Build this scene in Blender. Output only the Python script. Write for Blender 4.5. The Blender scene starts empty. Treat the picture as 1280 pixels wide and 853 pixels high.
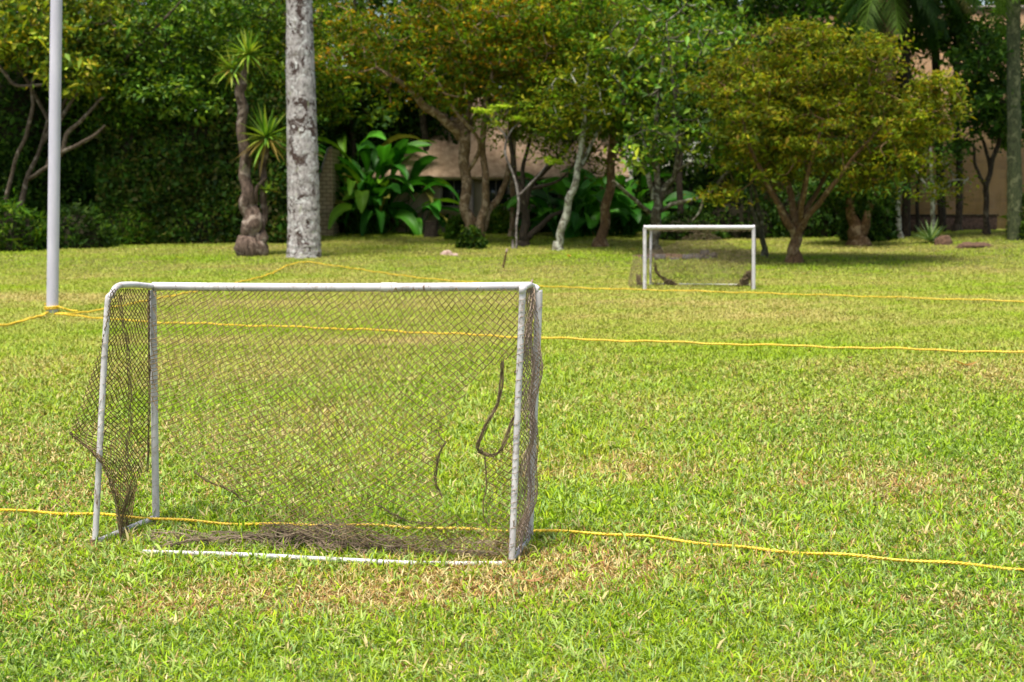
import bpy, math, random
import numpy as np
from mathutils import Vector

rng = np.random.default_rng(11)
random.seed(5)
S = bpy.context.scene
COL = S.collection

# ------------------------------------------------------------------ camera
CAM_H, LENS = 1.6, 50.0
PITCH = math.radians(5.48)
FPX = 1280 * LENS / 36.0
cd = bpy.data.cameras.new('camera'); cam = bpy.data.objects.new('camera', cd); COL.objects.link(cam)
cam.location = (0, 0, CAM_H); cam.rotation_euler = (math.pi/2 - PITCH, 0, 0)
cd.lens = LENS; cd.sensor_width = 36; cd.clip_end = 2000; cd.clip_start = 0.05
cd.dof.use_dof = True; cd.dof.focus_distance = 6.7; cd.dof.aperture_fstop = 4.0
S.camera = cam
# ------------------------------------------------------------------ world, sun, exposure
SUN_EL, SUN_AZ = math.radians(73), math.radians(205)     # azimuth clockwise from +Y
w = bpy.data.worlds.new('World'); S.world = w; w.use_nodes = True
nt = w.node_tree; bg = nt.nodes['Background']
sky = nt.nodes.new('ShaderNodeTexSky'); sky.sky_type = 'NISHITA'; sky.sun_disc = False
sky.sun_elevation = SUN_EL; sky.sun_rotation = SUN_AZ
sky.air_density = 1.0; sky.dust_density = 3.0; sky.ozone_density = 1.0; sky.altitude = 300
wm = nt.nodes.new('ShaderNodeMix'); wm.data_type = 'RGBA'; wm.blend_type = 'MULTIPLY'; wm.inputs[0].default_value = 1.0
wm.inputs[7].default_value = (1.0, 0.93, 0.8, 1); nt.links.new(sky.outputs[0], wm.inputs[6]); nt.links.new(wm.outputs[2], bg.inputs['Color'])
bg.inputs['Strength'].default_value = 0.095
sd = bpy.data.lights.new('sun', 'SUN'); sun = bpy.data.objects.new('sun', sd); COL.objects.link(sun)
sd.energy = 2.7; sd.angle = math.radians(14); sd.color = (1.0, 0.94, 0.82)
sdir = Vector((math.sin(SUN_AZ)*math.cos(SUN_EL), math.cos(SUN_AZ)*math.cos(SUN_EL), math.sin(SUN_EL)))
sun.rotation_euler = sdir.to_track_quat('Z', 'Y').to_euler(); sun.location = (0, 0, 30)
S.view_settings.view_transform = 'Standard'; S.view_settings.look = 'None'
S.view_settings.gamma = 1; S.view_settings.exposure = 1.36; S.view_settings.use_curve_mapping = False
S.render.engine = 'CYCLES'
S.cycles.max_bounces = 8; S.cycles.diffuse_bounces = 3; S.cycles.transparent_max_bounces = 8
S.cycles.transmission_bounces = 3; S.cycles.use_denoising = True
S.cycles.caustics_reflective = False; S.cycles.caustics_refractive = False

# ------------------------------------------------------------------ terrain height and pixel helpers
def tz(x, y):
    x = np.asarray(x, float); y = np.asarray(y, float)
    t = np.clip(y - 30, 0, 24)
    z = 0.035*t*np.clip(t/6, 0, 1)
    z = z + 0.35*np.exp(-(((x-15.5)/3.2)**2 + ((y-42)/5)**2))
    z = z + 0.012*np.sin(x*1.3+0.5*y)*np.sin(y*0.9-0.4*x)
    return z
def ray(px, py):
    a = (px-640)/FPX; b = (426.5-py)/FPX
    c, s = math.cos(PITCH), math.sin(PITCH)
    return np.array([a, c + b*s, -s + b*c])
def at(px, py, Y):
    d = ray(px, py); t = Y/d[1]
    return np.array([d[0]*t, Y, CAM_H + d[2]*t])
def gnd(px, py, dz=0.0):
    d = ray(px, py); t = 2.0
    while t < 90:
        p = d*t
        if CAM_H + p[2] <= tz(p[0], p[1]) + dz: break
        t += 0.02
    p = d*t
    return np.array([p[0], p[1], float(tz(p[0], p[1])) + dz])
def ppm(Y): return FPX/Y

# ------------------------------------------------------------------ mesh helpers
class MB:
    def __init__(s): s.v=[]; s.f=[]; s.c=[]; s.n=0
    def add(s, v, f, col=None):
        """v (n,3); f (m,k) int array; k=3 or 4"""
        v = np.asarray(v, np.float32); f = np.asarray(f, np.int64)
        s.v.append(v); s.f.append(f + s.n); s.n += len(v)
        if col is None: col = np.ones((len(v), 3), np.float32)*0.5
        s.c.append(np.broadcast_to(np.asarray(col, np.float32), (len(v), 3)))
        return s
    def build(s, name, mat, parent=None, smooth=False, world_to=None):
        me = bpy.data.meshes.new(name)
        v = np.concatenate(s.v)
        if world_to is not None: v = v - np.asarray(world_to, np.float32)
        ks = np.concatenate([np.full(len(f), f.shape[1]) for f in s.f])
        idx = np.concatenate([f.reshape(-1) for f in s.f])
        me.vertices.add(len(v)); me.vertices.foreach_set('co', v.astype(np.float32).reshape(-1))
        me.loops.add(len(idx)); me.loops.foreach_set('vertex_index', idx.astype(np.int32))
        me.polygons.add(len(ks))
        st = np.concatenate([[0], np.cumsum(ks)[:-1]])
        me.polygons.foreach_set('loop_start', st.astype(np.int32))
        me.polygons.foreach_set('loop_total', ks.astype(np.int32))
        if smooth: me.polygons.foreach_set('use_smooth', np.ones(len(ks), bool))
        me.update(calc_edges=True)
        c = np.concatenate(s.c); c4 = np.ones((len(c), 4), np.float32); c4[:, :3] = c
        a = me.color_attributes.new('tint', 'FLOAT_COLOR', 'POINT')
        a.data.foreach_set('color', c4.reshape(-1))
        me.materials.append(mat)
        o = bpy.data.objects.new(name, me); COL.objects.link(o)
        if parent is not None: o.parent = parent
        return o

def tube(mb, pts, rad, sides=6, col=None, cap=True, rough=0.0):
    P = np.asarray(pts, float); n = len(P)
    R = np.broadcast_to(np.asarray(rad, float), (n,)).copy()
    T = np.gradient(P, axis=0); T /= np.linalg.norm(T, axis=1, keepdims=True)+1e-9
    N = np.zeros_like(P); ref = np.array([0, 0, 1.0]) if abs(T[0, 2]) < 0.9 else np.array([1.0, 0, 0])
    for i in range(n):
        u = ref - T[i]*np.dot(ref, T[i]); u /= np.linalg.norm(u)+1e-9; N[i] = u; ref = u
    B = np.cross(T, N)
    a = np.linspace(0, 2*np.pi, sides, endpoint=False)
    rr = R[:, None]*(1 + rough*rng.uniform(-1, 1, (n, sides)))
    V = P[:, None] + rr[..., None]*(np.cos(a)[None, :, None]*N[:, None] + np.sin(a)[None, :, None]*B[:, None])
    V = V.reshape(-1, 3)
    i = np.arange(n-1)[:, None]*sides; j = np.arange(sides)[None]; k = (j+1) % sides
    F = np.stack([i+j, i+k, i+sides+k, i+sides+j], -1).reshape(-1, 4)
    mb.add(V, F, col)
    if cap:
        c0 = np.vstack([P[:1], V[:sides]]); mb.add(c0, [[0, 1+(q+1) % sides, 1+q] for q in range(sides)], col)
        c1 = np.vstack([P[-1:], V[-sides:]]); mb.add(c1, [[0, 1+q, 1+(q+1) % sides] for q in range(sides)], col)

def smooth_line(pts, step=6):
    """Catmull-Rom through rows of any width"""
    P = np.asarray(pts, float)
    if len(P) < 3: 
        t = np.linspace(0, 1, step*2)[:, None]; return P[0]*(1-t)+P[-1]*t
    Q = np.vstack([2*P[0]-P[1], P, 2*P[-1]-P[-2]]); out = []
    for i in range(1, len(Q)-2):
        for t in np.linspace(0, 1, step, endpoint=False):
            a, b, c, d = Q[i-1], Q[i], Q[i+1], Q[i+2]
            out.append(0.5*((2*b)+(-a+c)*t+(2*a-5*b+4*c-d)*t*t+(-a+3*b-3*c+d)*t**3))
    out.append(P[-1]); return np.array(out)

def box(mb, lo, hi, col=None):
    x0, y0, z0 = lo; x1, y1, z1 = hi
    v = [(x0,y0,z0),(x1,y0,z0),(x1,y1,z0),(x0,y1,z0),(x0,y0,z1),(x1,y0,z1),(x1,y1,z1),(x0,y1,z1)]
    mb.add(v, [(0,3,2,1),(4,5,6,7),(0,1,5,4),(1,2,6,5),(2,3,7,6),(3,0,4,7)], col)

def unit(v): return v/(np.linalg.norm(v, axis=-1, keepdims=True)+1e-9)
def noise3(p, seed=0, f=1.0):
    """cheap smooth noise in about -1..1"""
    r = np.random.default_rng(seed); out = 0
    for k in range(5):
        d = unit(r.normal(size=3))*f*(1+0.8*k); out = out + np.sin(p@d + r.uniform(0, 6.3))/(1+0.5*k)
    return out/2.6

def leaves(mb, C, L, W, cols, up=0.6, droop=0.0, axis=None, fold=0.25):
    """rhombic folded leaves at C; cols palette (k,3)"""
    n = len(C)
    nrm = unit(rng.normal(size=(n, 3)) + np.array([0, 0, up*2]))
    ax = rng.normal(size=(n, 3)) if axis is None else axis + 0.5*rng.normal(size=(n, 3))
    ax[:, 2] -= droop
    ax = unit(ax - nrm*np.sum(ax*nrm, 1, keepdims=True)); sd_ = np.cross(nrm, ax)
    k_ = np.clip(rng.lognormal(-.05, .38, (n, 1)), .35, 2.0); l = L*k_*rng.uniform(0.8, 1.2, (n, 1)); w_ = W*k_*rng.uniform(0.75, 1.2, (n, 1))
    a = C - ax*l/2; b = C - ax*l*0.05 + sd_*w_/2 + nrm*w_*fold; c = C + ax*l/2 - nrm*l*0.12; d = C - ax*l*0.05 - sd_*w_/2 + nrm*w_*fold
    V = np.stack([a, b, c, d], 1).reshape(-1, 3)
    i = np.arange(n)[:, None]*4
    F = np.concatenate([i + np.array([0, 1, 2]), i + np.array([0, 2, 3])], 0)
    P = np.asarray(cols, float)
    q = P[rng.integers(0, len(P), n)]*rng.uniform(0.75, 1.25, (n, 1))
    mb.add(V, F, np.repeat(q, 4, 0))

def tagit(o, label=None, cat=None, group=None, kind=None):
    if label: o['label'] = label
    if cat: o['category'] = cat
    if group: o['group'] = group
    if kind: o['kind'] = kind
    return o
def empty(name, loc, label, cat, group=None):
    o = bpy.data.objects.new(name, None); COL.objects.link(o); o.location = loc; o.empty_display_size = 0.3
    return tagit(o, label, cat, group)

# ------------------------------------------------------------------ materials
def new_mat(name):
    m = bpy.data.materials.new(name); m.use_nodes = True
    return m, m.node_tree, m.node_tree.nodes['Principled BSDF']
def mixc(nt, fac, a, b, mode='MIX'):
    n = nt.nodes.new('ShaderNodeMix'); n.data_type = 'RGBA'; n.blend_type = mode
    for s, v in ((n.inputs[0], fac), (n.inputs[6], a), (n.inputs[7], b)):
        if hasattr(v, 'links') or hasattr(v, 'is_linked'): nt.links.new(v, s)
        elif isinstance(v, (int, float)): s.default_value = v
        else: s.default_value = (*v, 1)
    return n.outputs[2]
def noise(nt, scale, detail=4, rough=0.6, vec=None, dist=0.0):
    n = nt.nodes.new('ShaderNodeTexNoise'); n.inputs['Scale'].default_value = scale
    n.inputs['Detail'].default_value = detail; n.inputs['Roughness'].default_value = rough; n.inputs['Distortion'].default_value = dist
    if vec is not None: nt.links.new(vec, n.inputs['Vector'])
    return n.outputs['Fac']
def ramp(nt, src, a, b, ca=(0,0,0), cb=(1,1,1)):
    n = nt.nodes.new('ShaderNodeValToRGB'); n.color_ramp.elements[0].position = a; n.color_ramp.elements[1].position = b
    n.color_ramp.elements[0].color = (*ca, 1); n.color_ramp.elements[1].color = (*cb, 1)
    nt.links.new(src, n.inputs[0]); return n.outputs[0]
def coords(nt, scale=(1,1,1)):
    g = nt.nodes.new('ShaderNodeNewGeometry'); m = nt.nodes.new('ShaderNodeMapping'); m.inputs['Scale'].default_value = scale
    nt.links.new(g.outputs['Position'], m.inputs['Vector']); return m.outputs[0]
def bump(nt, b, h, strength=0.5, dist=0.02):
    n = nt.nodes.new('ShaderNodeBump'); n.inputs['Strength'].default_value = strength; n.inputs['Distance'].default_value = dist
    nt.links.new(h, n.inputs['Height']); nt.links.new(n.outputs[0], b.inputs['Normal'])

def leaf_mat(name, trans=0.35, rough=0.5, spec=0.35, satu=1.0):
    m, nt, b = new_mat(name)
    at_ = nt.nodes.new('ShaderNodeAttribute'); at_.attribute_name = 'tint'
    b.inputs['Roughness'].default_value = rough; b.inputs['Specular IOR Level'].default_value = spec
    nt.links.new(at_.outputs['Color'], b.inputs['Base Color'])
    t = nt.nodes.new('ShaderNodeBsdfTranslucent')
    c = mixc(nt, 1.0, at_.outputs['Color'], (1.0, 1.0, 0.45), 'MULTIPLY'); nt.links.new(c, t.inputs[0])
    mx = nt.nodes.new('ShaderNodeMixShader'); mx.inputs[0].default_value = trans
    nt.links.new(b.outputs[0], mx.inputs[1]); nt.links.new(t.outputs[0], mx.inputs[2])
    nt.links.new(mx.outputs[0], nt.nodes['Material Output'].inputs[0]); return m
def bark_mat(name, base, dark, pale, pale_amt=0.5, sc=9, lichen=None):
    m, nt, b = new_mat(name)
    v = coords(nt, (1, 1, 0.35)); v2 = coords(nt)
    n1 = noise(nt, sc*2.5, 6, 0.7, v); c = mixc(nt, ramp(nt, n1, 0.35, 0.65), dark, base)
    n2 = noise(nt, sc*0.55, 5, 0.65, v2, 0.6); c = mixc(nt, ramp(nt, n2, 0.62-pale_amt*0.25, 0.7-pale_amt*0.2), c, pale)
    if lichen:
        n3 = noise(nt, sc*0.8, 4, 0.7, v2, 1.0); c = mixc(nt, ramp(nt, n3, 0.58, 0.66), c, lichen)
    nt.links.new(c, b.inputs['Base Color']); b.inputs['Roughness'].default_value = 0.9; b.inputs['Specular IOR Level'].default_value = 0.2
    bump(nt, b, n1, 0.9, 0.03); return m
def plain_noise_mat(name, a, b_, sc=8, rough=0.9, bm=0.4, stretch=(1,1,1), spec=0.25, metal=0):
    m, nt, b = new_mat(name); v = coords(nt, stretch)
    n1 = noise(nt, sc, 6, 0.65, v); c = mixc(nt, ramp(nt, n1, 0.35, 0.65), a, b_)
    nt.links.new(c, b.inputs['Base Color']); b.inputs['Roughness'].default_value = rough; b.inputs['Specular IOR Level'].default_value = spec
    if bm: bump(nt, b, n1, bm, 0.02)
    return m

M = {}
M['leaf'] = leaf_mat('foliage_soft', 0.4, 0.6, 0.12)
M['leaf_gloss'] = leaf_mat('foliage_glossy', 0.3, 0.48, 0.2)
M['grass'] = leaf_mat('grass_blades', 0.22, 0.6, 0.18)
M['bark_dark'] = bark_mat('bark_dark', (0.06, 0.045, 0.03), (0.015, 0.012, 0.01), (0.1, 0.085, 0.06), 0.2)
M['bark_brown'] = bark_mat('bark_brown', (0.19, 0.11, 0.05), (0.05, 0.03, 0.018), (0.26, 0.19, 0.11), 0.35)
M['bark_tan'] = bark_mat('bark_tan', (0.26, 0.17, 0.09), (0.07, 0.045, 0.03), (0.36, 0.27, 0.18), 0.5)
M['bark_pale'] = bark_mat('bark_pale', (0.2, 0.18, 0.13), (0.05, 0.045, 0.035), (0.42, 0.43, 0.36), 0.75, 9, (0.3, 0.36, 0.2))
M['bark_lichen'] = bark_mat('bark_lichen', (0.11, 0.095, 0.06), (0.03, 0.025, 0.02), (0.26, 0.26, 0.2), 0.45, 9, (0.16, 0.19, 0.08))
M['bark_twig'] = bark_mat('bark_old_branches', (0.15, 0.115, 0.085), (0.05, 0.035, 0.025), (0.24, 0.2, 0.16), 0.4)
M['bark_grey'] = bark_mat('bark_grey', (0.22, 0.19, 0.18), (0.06, 0.05, 0.045), (0.34, 0.31, 0.3), 0.6)
M['bark_yucca'] = bark_mat('bark_yucca', (0.17, 0.12, 0.095), (0.03, 0.02, 0.015), (0.32, 0.26, 0.22), 0.35, 5)

def palm_mat():
    m, nt, b = new_mat('palm_bark'); v = coords(nt, (1, 1, 0.6)); v2 = coords(nt, (1, 1, 1)); v3 = coords(nt, (0.15, 0.15, 1))
    n1 = noise(nt, 13, 7, 0.72, v); c = mixc(nt, ramp(nt, n1, 0.38, 0.62), (0.17, 0.15, 0.15), (0.54, 0.5, 0.51))
    n2 = noise(nt, 3.2, 5, 0.7, v2, 0.8); c = mixc(nt, ramp(nt, n2, 0.54, 0.57), c, (0.06, 0.035, 0.03))
    n3 = noise(nt, 5.0, 5, 0.75, v2, 1.2); c = mixc(nt, ramp(nt, n3, 0.56, 0.61), c, (0.72, 0.72, 0.74))
    n4 = noise(nt, 4.1, 3, 0.6, v, 1.0); c = mixc(nt, ramp(nt, n4, 0.63, 0.72), c, (0.3, 0.34, 0.2))
    n5 = noise(nt, 9, 2, 0.5, v3); c = mixc(nt, ramp(nt, n5, 0.66, 0.74), c, (0.2, 0.17, 0.16))
    nt.links.new(c, b.inputs['Base Color']); b.inputs['Roughness'].default_value = 0.9; bump(nt, b, n1, 1.0, 0.03); return m
M['palm_bark'] = palm_mat()
M['core'] = plain_noise_mat('light_block_dark', (0.012, 0.012, 0.007), (0.035, 0.03, 0.015), 20, 1, .8)  # near-black colour for the added light-blocking filler inside hedges and shrubs

def ground_mat():
    m, nt, b = new_mat('lawn_ground'); v = coords(nt)
    n1 = noise(nt, 40, 5, 0.7, v); c = mixc(nt, ramp(nt, n1, 0.35, 0.65), (0.05, 0.055, 0.018), (0.16, 0.15, 0.055))
    n2 = noise(nt, 1.4, 4, 0.6, v, 0.5); c = mixc(nt, ramp(nt, n2, 0.45, 0.62), c, (0.13, 0.16, 0.035))
    n3 = noise(nt, 0.5, 5, 0.65, v, 0.8); c = mixc(nt, ramp(nt, n3, 0.56, 0.66), c, (0.2, 0.16, 0.075))
    nt.links.new(c, b.inputs['Base Color']); b.inputs['Roughness'].default_value = 1; b.inputs['Specular IOR Level'].default_value = 0.1
    bump(nt, b, n1, 0.8, 0.02); return m
M['ground'] = ground_mat()

def paint_mat():
    m, nt, b = new_mat('chipped_white_paint'); v = coords(nt); v2 = coords(nt, (1, 1, 0.25))
    n0 = noise(nt, 6, 4, 0.6, v); c = mixc(nt, ramp(nt, n0, 0.3, 0.7), (0.5, 0.475, 0.52), (0.7, 0.68, 0.72))
    n1 = noise(nt, 38, 6, 0.75, v2, 0.5); c = mixc(nt, ramp(nt, n1, 0.6, 0.64), c, (0.16, 0.1, 0.07))
    n2 = noise(nt, 14, 5, 0.7, v, 0.8); c = mixc(nt, ramp(nt, n2, 0.54, 0.66), c, (0.38, 0.34, 0.33))
    nt.links.new(c, b.inputs['Base Color']); b.inputs['Roughness'].default_value = 0.5; bump(nt, b, n1, -0.3, 0.004); return m
M['paint'] = paint_mat()
M['paint_clean'] = plain_noise_mat('lavender_white_paint', (0.52, 0.505, 0.62), (0.62, 0.60, 0.72), 5, 0.45, 0.05, (1, 1, 0.3), 0.4)
M['net'] = plain_noise_mat('weathered_net_cord', (0.10, 0.07, 0.03), (0.24, 0.175, 0.09), 12, 0.95, 0)
M['net_dusty'] = plain_noise_mat('grass_stained_net_cord', (0.12, 0.085, 0.055), (0.32, 0.25, 0.18), 12, 0.95, 0)
M['net_dark'] = plain_noise_mat('bunched_net_cord', (0.11, 0.08, 0.045), (0.24, 0.18, 0.11), 40, 0.95, 0)
M['net_pale'] = plain_noise_mat('dusty_net_cord', (0.22, 0.15, 0.11), (0.46, 0.36, 0.29), 12, 0.95, 0)
def rope_mat():
    m, nt, b = new_mat('yellow_plastic_rope'); v = coords(nt)
    n1 = noise(nt, 60, 4, 0.7, v); c = mixc(nt, ramp(nt, n1, 0.3, 0.6), (0.38, 0.2, 0.02), (0.82, 0.58, 0.03))
    nt.links.new(c, b.inputs['Base Color']); b.inputs['Roughness'].default_value = 0.45; return m
M['rope'] = rope_mat()
M['soil'] = plain_noise_mat('bare_soil', (0.05, 0.03, 0.02), (0.15, 0.09, 0.06), 12, 1, 0.8)
M['stone'] = plain_noise_mat('dark_edging_stone', (0.05, 0.048, 0.05), (0.14, 0.13, 0.14), 14, 0.9, 0.8)
M['pinkstone'] = plain_noise_mat('pale_stone', (0.2, 0.13, 0.1), (0.5, 0.38, 0.33), 9, 0.9, 0.8)
M['concrete'] = plain_noise_mat('grey_concrete', (0.2, 0.17, 0.16), (0.32, 0.27, 0.25), 5, 0.9, 0.3)
M['cream'] = plain_noise_mat('cream_render', (0.45, 0.36, 0.25), (0.62, 0.51, 0.38), 1.5, 0.9, 0.2)

def wall_mat():
    m, nt, b = new_mat('old_stone_wall'); 
    g = nt.nodes.new('ShaderNodeNewGeometry'); sp = nt.nodes.new('ShaderNodeSeparateXYZ'); cb = nt.nodes.new('ShaderNodeCombineXYZ')
    nt.links.new(g.outputs['Position'], sp.inputs[0]); nt.links.new(sp.outputs[0], cb.inputs[0]); nt.links.new(sp.outputs[2], cb.inputs[1])
    br = nt.nodes.new('ShaderNodeTexBrick'); nt.links.new(cb.outputs[0], br.inputs['Vector'])
    br.inputs['Scale'].default_value = 2.2; br.inputs['Color1'].default_value = (0.3, 0.18, 0.09, 1); br.inputs['Color2'].default_value = (0.21, 0.125, 0.075, 1)
    br.inputs['Mortar'].default_value = (0.22, 0.17, 0.13, 1); br.inputs['Mortar Size'].default_value = 0.015; br.inputs['Brick Width'].default_value = 0.9
    v = coords(nt, (1, 1, 1)); vs = coords(nt, (1, 1, 0.2))
    n1 = noise(nt, 1.1, 6, 0.7, v); c = mixc(nt, ramp(nt, n1, 0.4, 0.65), br.outputs[0], (0.3, 0.19, 0.1))
    n2 = noise(nt, 1.6, 5, 0.7, vs, 0.4); c = mixc(nt, ramp(nt, n2, 0.52, 0.68), c, (0.2, 0.13, 0.06))
    nt.links.new(c, b.inputs['Base Color']); b.inputs['Roughness'].default_value = 0.95; bump(nt, b, br.outputs['Fac'], -0.4, 0.02); return m
M['wall'] = wall_mat()
def brick_mat():
    m, nt, b = new_mat('pale_yellow_brick')
    g = nt.nodes.new('ShaderNodeNewGeometry'); sp = nt.nodes.new('ShaderNodeSeparateXYZ'); cb = nt.nodes.new('ShaderNodeCombineXYZ')
    nt.links.new(g.outputs['Position'], sp.inputs[0]); nt.links.new(sp.outputs[0], cb.inputs[0]); nt.links.new(sp.outputs[2], cb.inputs[1])
    br = nt.nodes.new('ShaderNodeTexBrick'); nt.links.new(cb.outputs[0], br.inputs['Vector']); br.inputs['Scale'].default_value = 1.9
    br.inputs['Color1'].default_value = (0.5, 0.4, 0.25, 1); br.inputs['Color2'].default_value = (0.44, 0.34, 0.21, 1); br.inputs['Mortar'].default_value = (0.2, 0.15, 0.1, 1)
    br.inputs['Mortar Size'].default_value = 0.03
    v = coords(nt); c = mixc(nt, ramp(nt, noise(nt, 2, 5, 0.7, v), 0.5, 0.75), br.outputs[0], (0.3, 0.22, 0.12))
    nt.links.new(c, b.inputs['Base Color']); b.inputs['Roughness'].default_value = 0.95; return m
M['brick'] = brick_mat()
def roof_mat():
    m, nt, b = new_mat('weathered_pink_roof_tiles'); v = coords(nt, (1, 1, 1))
    wv = nt.nodes.new('ShaderNodeTexWave'); wv.bands_direction = 'X'; wv.inputs['Scale'].default_value = 2.2; wv.inputs['Distortion'].default_value = 0.6
    nt.links.new(v, wv.inputs['Vector'])
    c = mixc(nt, ramp(nt, noise(nt, 4, 6, 0.7, v), 0.35, 0.65), (0.3, 0.19, 0.12), (0.56, 0.4, 0.28))
    c = mixc(nt, 0.06, c, mixc(nt, wv.outputs['Fac'], (0.16, 0.1, 0.09), (0.5, 0.4, 0.36)))
    nt.links.new(c, b.inputs['Base Color']); b.inputs['Roughness'].default_value = 0.9; bump(nt, b, wv.outputs['Fac'], 0.15, 0.03); return m
M['roof'] = roof_mat()

# ------------------------------------------------------------------ terrain
def terrain():
    xs = np.concatenate([[-600,-300,-150,-80], np.linspace(-45, 45, 181), [80,150,300,600]])
    ys = np.concatenate([[-200,-60,-20], np.linspace(-5, 12, 86), np.linspace(12.5, 70, 116), [90,150,300,700,1500]])
    X, Y = np.meshgrid(xs, ys); Z = tz(X, Y)
    V = np.stack([X, Y, Z], -1).reshape(-1, 3); nx = len(xs)
    i, j = np.meshgrid(np.arange(nx-1), np.arange(len(ys)-1)); a = (j*nx+i).reshape(-1)
    mb = MB(); mb.add(V, np.stack([a, a+1, a+nx+1, a+nx], 1)); o = mb.build('ground', M['ground'], smooth=True)
    tagit(o, 'lawn ground under the grass, rising gently to the trees', 'ground', kind='structure')
terrain()

# grass blades
G_PAL = np.array([(0.19,0.34,0.008),(0.27,0.41,0.010),(0.37,0.46,0.016),(0.09,0.21,0.010),(0.46,0.49,0.04),(0.26,0.40,0.12)])
STRAW = np.array([(0.54,0.42,0.16),(0.46,0.30,0.11),(0.62,0.54,0.28),(0.30,0.15,0.06)])
def grass_zone(mb, n, y0, y1, wide, hgt, power, tuft=1):
    n = n//tuft; u = rng.random(n)
    # density ~ y^-power per area ; width grows with y
    k = 2 - power
    y = (y0**k + u*(y1**k - y0**k))**(1/k) if abs(k) > 1e-3 else y0*(y1/y0)**u
    half = 0.40*y + 0.8
    x = rng.uniform(-1, 1, n)*half
    if tuft > 1: x = np.repeat(x, tuft); y = np.repeat(y, tuft); n = n*tuft
    # lawn stops under the shrub belt
    z = tz(x, y); p = np.stack([x, y, np.zeros(n)], 1)
    patch = noise3(p, 3, 1.1) + 0.7*noise3(p, 4, 3.3) + 0.7*noise3(p, 14, 9.0) + .8*noise3(p*np.array([.35, 1, 1]), 21, 1.0)*np.clip((y-9)/8, 0, 1)
    lush = noise3(p, 8, 0.7) + 0.6*noise3(p, 9, 2.3)
    # worn, straw coloured spots where the goal mouth and feet have been
    for k in range(26):
        sx, sy = rng.uniform(-4, 7), rng.uniform(4.3, 26); sr = rng.uniform(.15, .5)*(1+sy/12)
        patch = patch + rng.uniform(.6, 1.6)*np.exp(-(((x-sx)/(sr*1.6))**2 + ((y-sy)/sr)**2))
    def spot(px, py, rx, ry):
        g = gnd(px, py); return np.exp(-(((x-g[0])/rx)**2 + ((y-g[1])/ry)**2))
    worn = 2.0*spot(610, 738, 0.4, 0.26) + 1.1*spot(760, 720, 0.5, 0.3) + 0.9*spot(430, 762, 0.5, 0.25) + 0.8*spot(740, 590, 0.5, 0.5) \
        + 0.7*spot(1080, 600, 0.8, 0.6) + 0.8*spot(380, 520, 0.5, 1.0) + 0.9*spot(60, 375, 3.0, 1.5) + 0.7*spot(720, 700, .6, .4) + 0.8*spot(1190,760,.5,.2)
    dry = np.clip(0.27 + 0.26*patch + 0.55*worn + 0.10*np.clip((y-9)/20, 0, 1), 0.03, 0.88)
    isdry = rng.random(n) < dry
    ci = np.clip((rng.random(n)*3.4 + lush*1.0 + 0.9).astype(int), 0, 5)
    sh = np.array([3, 0, 5, 1, 2, 4])
    col = G_PAL[sh[ci]]*rng.uniform(0.45, 1.25, (n, 1))
    col[isdry] = STRAW[rng.integers(0, 4, isdry.sum())]*rng.uniform(0.7, 1.25, (isdry.sum(), 1))
    if tuft > 1:
        k = rng.random(n//tuft); tc = np.where(k[:, None] < .45, (0.31,0.42,0.10), np.where(k[:, None] < .85, (0.26,0.40,0.015), (0.5,0.42,0.2)))
        col = np.repeat(tc*rng.uniform(.8, 1.2, (n//tuft, 1)), tuft, 0)*rng.uniform(.85, 1.15, (n, 1))
    q = np.clip((y-7)/14, 0, .75)[:, None]; dd = np.clip(dry, 0, 1)[:, None]
    tl = np.clip(.5+.35*lush, 0, 1)[:, None]
    meanc = (np.array([.33,.41,.007])*(1-tl) + np.array([.18,.34,.006])*tl)*(1-dd) + np.array([.48,.39,.14])*dd
    col = col*(1-q) + meanc*q
    sc = np.clip((y/5.5)**0.25, .9, 1.25)
    h = rng.uniform(0.015, 0.052, n)*(hgt or 1.0)*np.where(isdry, 0.7, 1.0)*sc*(1+0.25*np.clip(lush, -1, 1))
    wd = rng.uniform(0.004, 0.0095, n)*(y/5.5)**0.85*wide
    th = rng.uniform(0, 2*np.pi, n)
    if tuft > 1: h = h*1.05; wd = wd*1.15
    x = x + (np.cos(th)*.006 if tuft > 1 else 0); y = y + (np.sin(th)*.006 if tuft > 1 else 0); lean = rng.uniform(0.3, 2.6, n)*np.where(isdry, 1.2, 1.0)
    d = np.stack([np.cos(th), np.sin(th), np.zeros(n)], 1)
    s = np.stack([-np.sin(th+rng.normal(0, .4, n)), np.cos(th), np.zeros(n)], 1)*wd[:, None]/2
    b = np.stack([x, y, z+0.001], 1)
    up = np.array([0, 0, 1.0])
    t0 = np.clip(rng.normal(0.95, 0.38, n), 0.1, 1.45); t1 = np.clip(t0 + rng.uniform(0.1, 0.9, n), 0, 1.85)
    m1 = b + (up*np.cos(t0)[:, None] + d*np.sin(t0)[:, None])*(h*0.6)[:, None]
    tp = m1 + (up*np.cos(t1)[:, None] + d*np.sin(t1)[:, None])*(h*0.75)[:, None]
    b = b + up*(rng.random((n, 1))**2*0.022)*(hgt or 1.0) + (up*0.012 if tuft > 1 else 0); m1[:, 2] += (b[:, 2]-z); tp[:, 2] += (b[:, 2]-z)
    tp[:, 2] = np.maximum(tp[:, 2], z + 0.004)
    V = np.stack([b - s*0.8, b + s*0.8, m1 + s, m1 - s, tp], 1).reshape(-1, 3)
    i = np.arange(n)[:, None]*5
    mb.add(V, i + np.array([0, 1, 2, 3]), np.repeat(col, 5, 0))
    mb.f.append(i + np.array([3, 2, 4]) + mb.n - len(V)) 
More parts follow.
